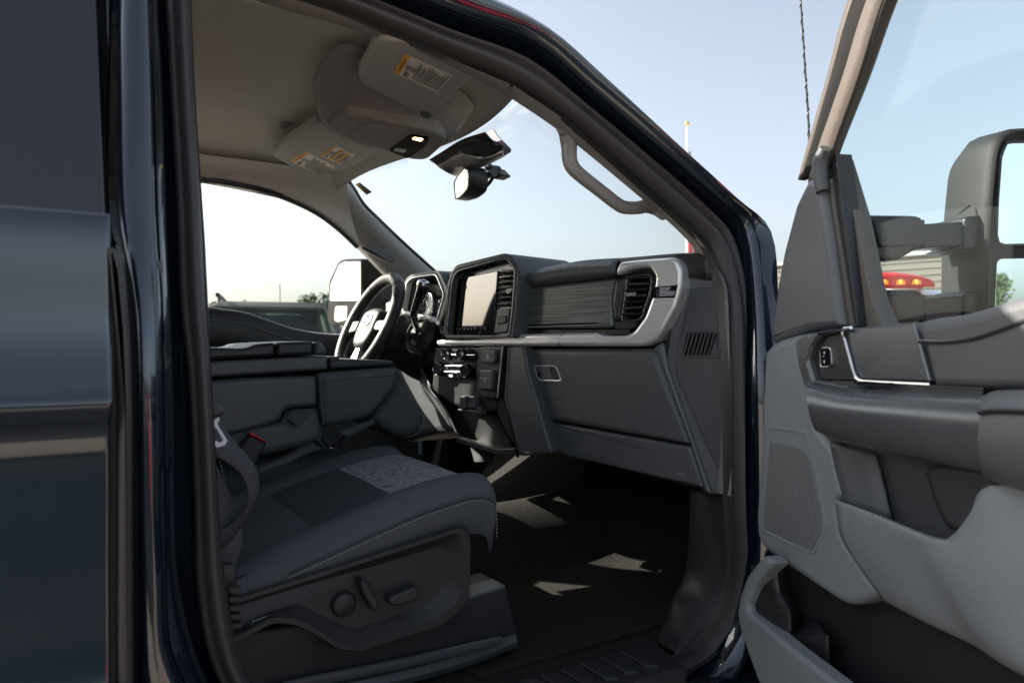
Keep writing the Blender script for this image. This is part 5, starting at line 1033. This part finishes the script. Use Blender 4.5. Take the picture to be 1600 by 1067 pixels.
# vehicles behind the photographer, seen only as reflections in the paint
car("parked_car", (1.3, -6.6, 0), rad(80), redp, "red car reflected in the navy paint beside the door opening", "car", L=4.5, W=1.8, Hb=.95, Hr=1.5)

darkp = mat("dark_teal_paint", (.012, .026, .033), .4, coat=.5)
car("parked_car", (-2.2, -4.55, 0), rad(0), darkp, "dark teal car standing behind the photographer, reflected in the rear door", "car", L=5.0, W=1.9, Hb=1.15, Hr=1.7)

# building beyond the right-hand window
bm_ = mat("tan_cladding", (.13, .12, .105), .7, var=.05); gw = mat("grey_wall", (.27, .28, .29), .8, var=.05)
bA, bB, bC = along(1300, 34), along(1487, 31), along(1640, 33)
BD = empty("warehouse_building", bB, "low tan ribbed warehouse with a grey end wall beyond the open door", "building")
def wallp(a, b, h, m, n, nm): return slab(nm, [a, b, b + UPZ * h, a + UPZ * h], n, .4, m, BD, b=.02)
wn_ = (bB - bA).cross(UPZ).normalized(); wn_ = wn_ if wn_.dot(EYE - bA) > 0 else -wn_
a0 = along(1150, 38)
wallp(a0, bB, 5.2, bm_, wn_, "ribbed_wall")
for i in range(17):
    z = .3 + i * .29; bar("cladding_rib", a0 + UPZ * z + wn_ * .02, bB + UPZ * z + wn_ * .02, UPZ * .05, wn_ * .03, bm_, BD)
wn2 = (bC - bB).cross(UPZ).normalized(); wn2 = wn2 if wn2.dot(EYE - bB) > 0 else -wn2
wallp(bB, bC, 5.0, gw, wn2, "end_wall")
bar("eaves_trim", a0 + UPZ * 5.25, bB + UPZ * 5.25, UPZ * .08, wn_ * .2, gw, BD)
# flagpole
fpb = along(1074, 46)
FP = empty("flagpole", fpb, "white flagpole with gold ball and a limp flag above the windscreen pillar", "flagpole")
tube("pole", [fpb, fpb + UPZ * 7, fpb + UPZ * 14.9], [.11, .09, .06], whitep, FP, n=10, k=3)
lathe("gold_ball", fpb + UPZ * 15.05, (0, 0, 1), [(0, -.15), (.11, -.1), (.15, 0), (.11, .1), (0, .15)], mat("gold", (.8, .55, .15), .3, 1), FP, n=14)
redc = mat("red_cloth", (.5, .02, .03), .9); whc = mat("white_cloth", (.8, .8, .8), .9); blc = mat("blue_cloth", (.02, .03, .12), .9)
def drape(nm, z0, z1, x0, x1, m, parent):
    rows = []
    for i in range(7):
        z = z0 + (z1 - z0) * i / 6; wd = .12 + .42 * i / 6 * (1 if nm != "flag_canton" else .4)
        rows.append([fpb + UPZ * z + RT * (.10 + (x0 + (x1 - x0) * j / 8) * wd * 1.6) + FW * math.sin((x0 + (x1 - x0) * j / 8) * 14 + i * .4) * .12 for j in range(9)])
    return loft(nm, rows, m, parent, k=2, kr=2, thick=.01)
fl = drape("flag", 13.3, 9.8, 0, .6, blc, FP)
for j in range(5): drape("flag_stripe", 9.8, 6.1, j * .24, j * .24 + .24, (redc, whc)[j % 2], fl)

# far trees: trunk, limbs and leafy crown each
leafm = [mat("leaf_green", (.055, .085, .03), .8, var=.3, vscale=2), mat("leaf_dark", (.04, .065, .028), .8, var=.3, vscale=2)]
barkm = mat("bark", (.12, .09, .065), .9)
def tree_mesh(h, rw, seed):
    rnd = random.Random(seed); vs = []; fs = []
    cl = [(rnd.gauss(0, rw * .4), rnd.gauss(0, rw * .4), h * (.45 + rnd.random() * .5), rw * (.25 + rnd.random() * .25)) for _ in range(16)]
    for cx, cy, cz, cr in cl:
        for _ in range(150):
            d = V((rnd.gauss(0, 1), rnd.gauss(0, 1), rnd.gauss(0, .8))).normalized() * cr * (.6 + .45 * rnd.random()); p = V((cx, cy, cz)) + d
            a = V((rnd.gauss(0, 1), rnd.gauss(0, 1), rnd.gauss(0, 1))).normalized(); b = a.orthogonal().normalized(); s = .16 + .14 * rnd.random(); i = len(vs)
            vs += [p + a * s, p + b * s * .6, p - a * s, p - b * s * .6]; fs.append((i, i + 1, i + 2, i + 3))
    return vs, fs
tl_ = ("tall round tree far behind the grey green SUV", "broad dark tree far beyond the driver side mirror", "pale green tree seen over the driver window sill", "low bushy tree far behind the driver door")
spots = [(along(505, 85), 6.5, 3.2), (along(485, 95), 6.0, 3.4), (along(462, 100), 5.6, 3.2), (along(345, 90), 5.6, 3.6)]
spots += [(V((-30 + 11 * i + (i % 3), -75 - (i * 5) % 9, 0)), 5 + (i * 3) % 4, 3 + (i % 3) * .5) for i in range(7)]
for i, (p, h, rw) in enumerate(spots):
    lab = tl_[i] if i < 4 else ("tallest", "broadest", "low spreading", "narrow dark", "pale young", "second tallest", "smallest")[i - 4] + " leafy tree across the lot reflected in the tow mirror"
    t = empty("tree", p, lab, "tree", "trees round the edge of the lot")
    vs, fs = tree_mesh(h, rw, i); obj("crown", [p + v for v in vs], fs, leafm[i % 2], t)
    tube("trunk", [p, p + V((.1, 0, h * .3)), p + V((0, .1, h * .75))], [.22, .16, .06], barkm, t, n=8, k=3)
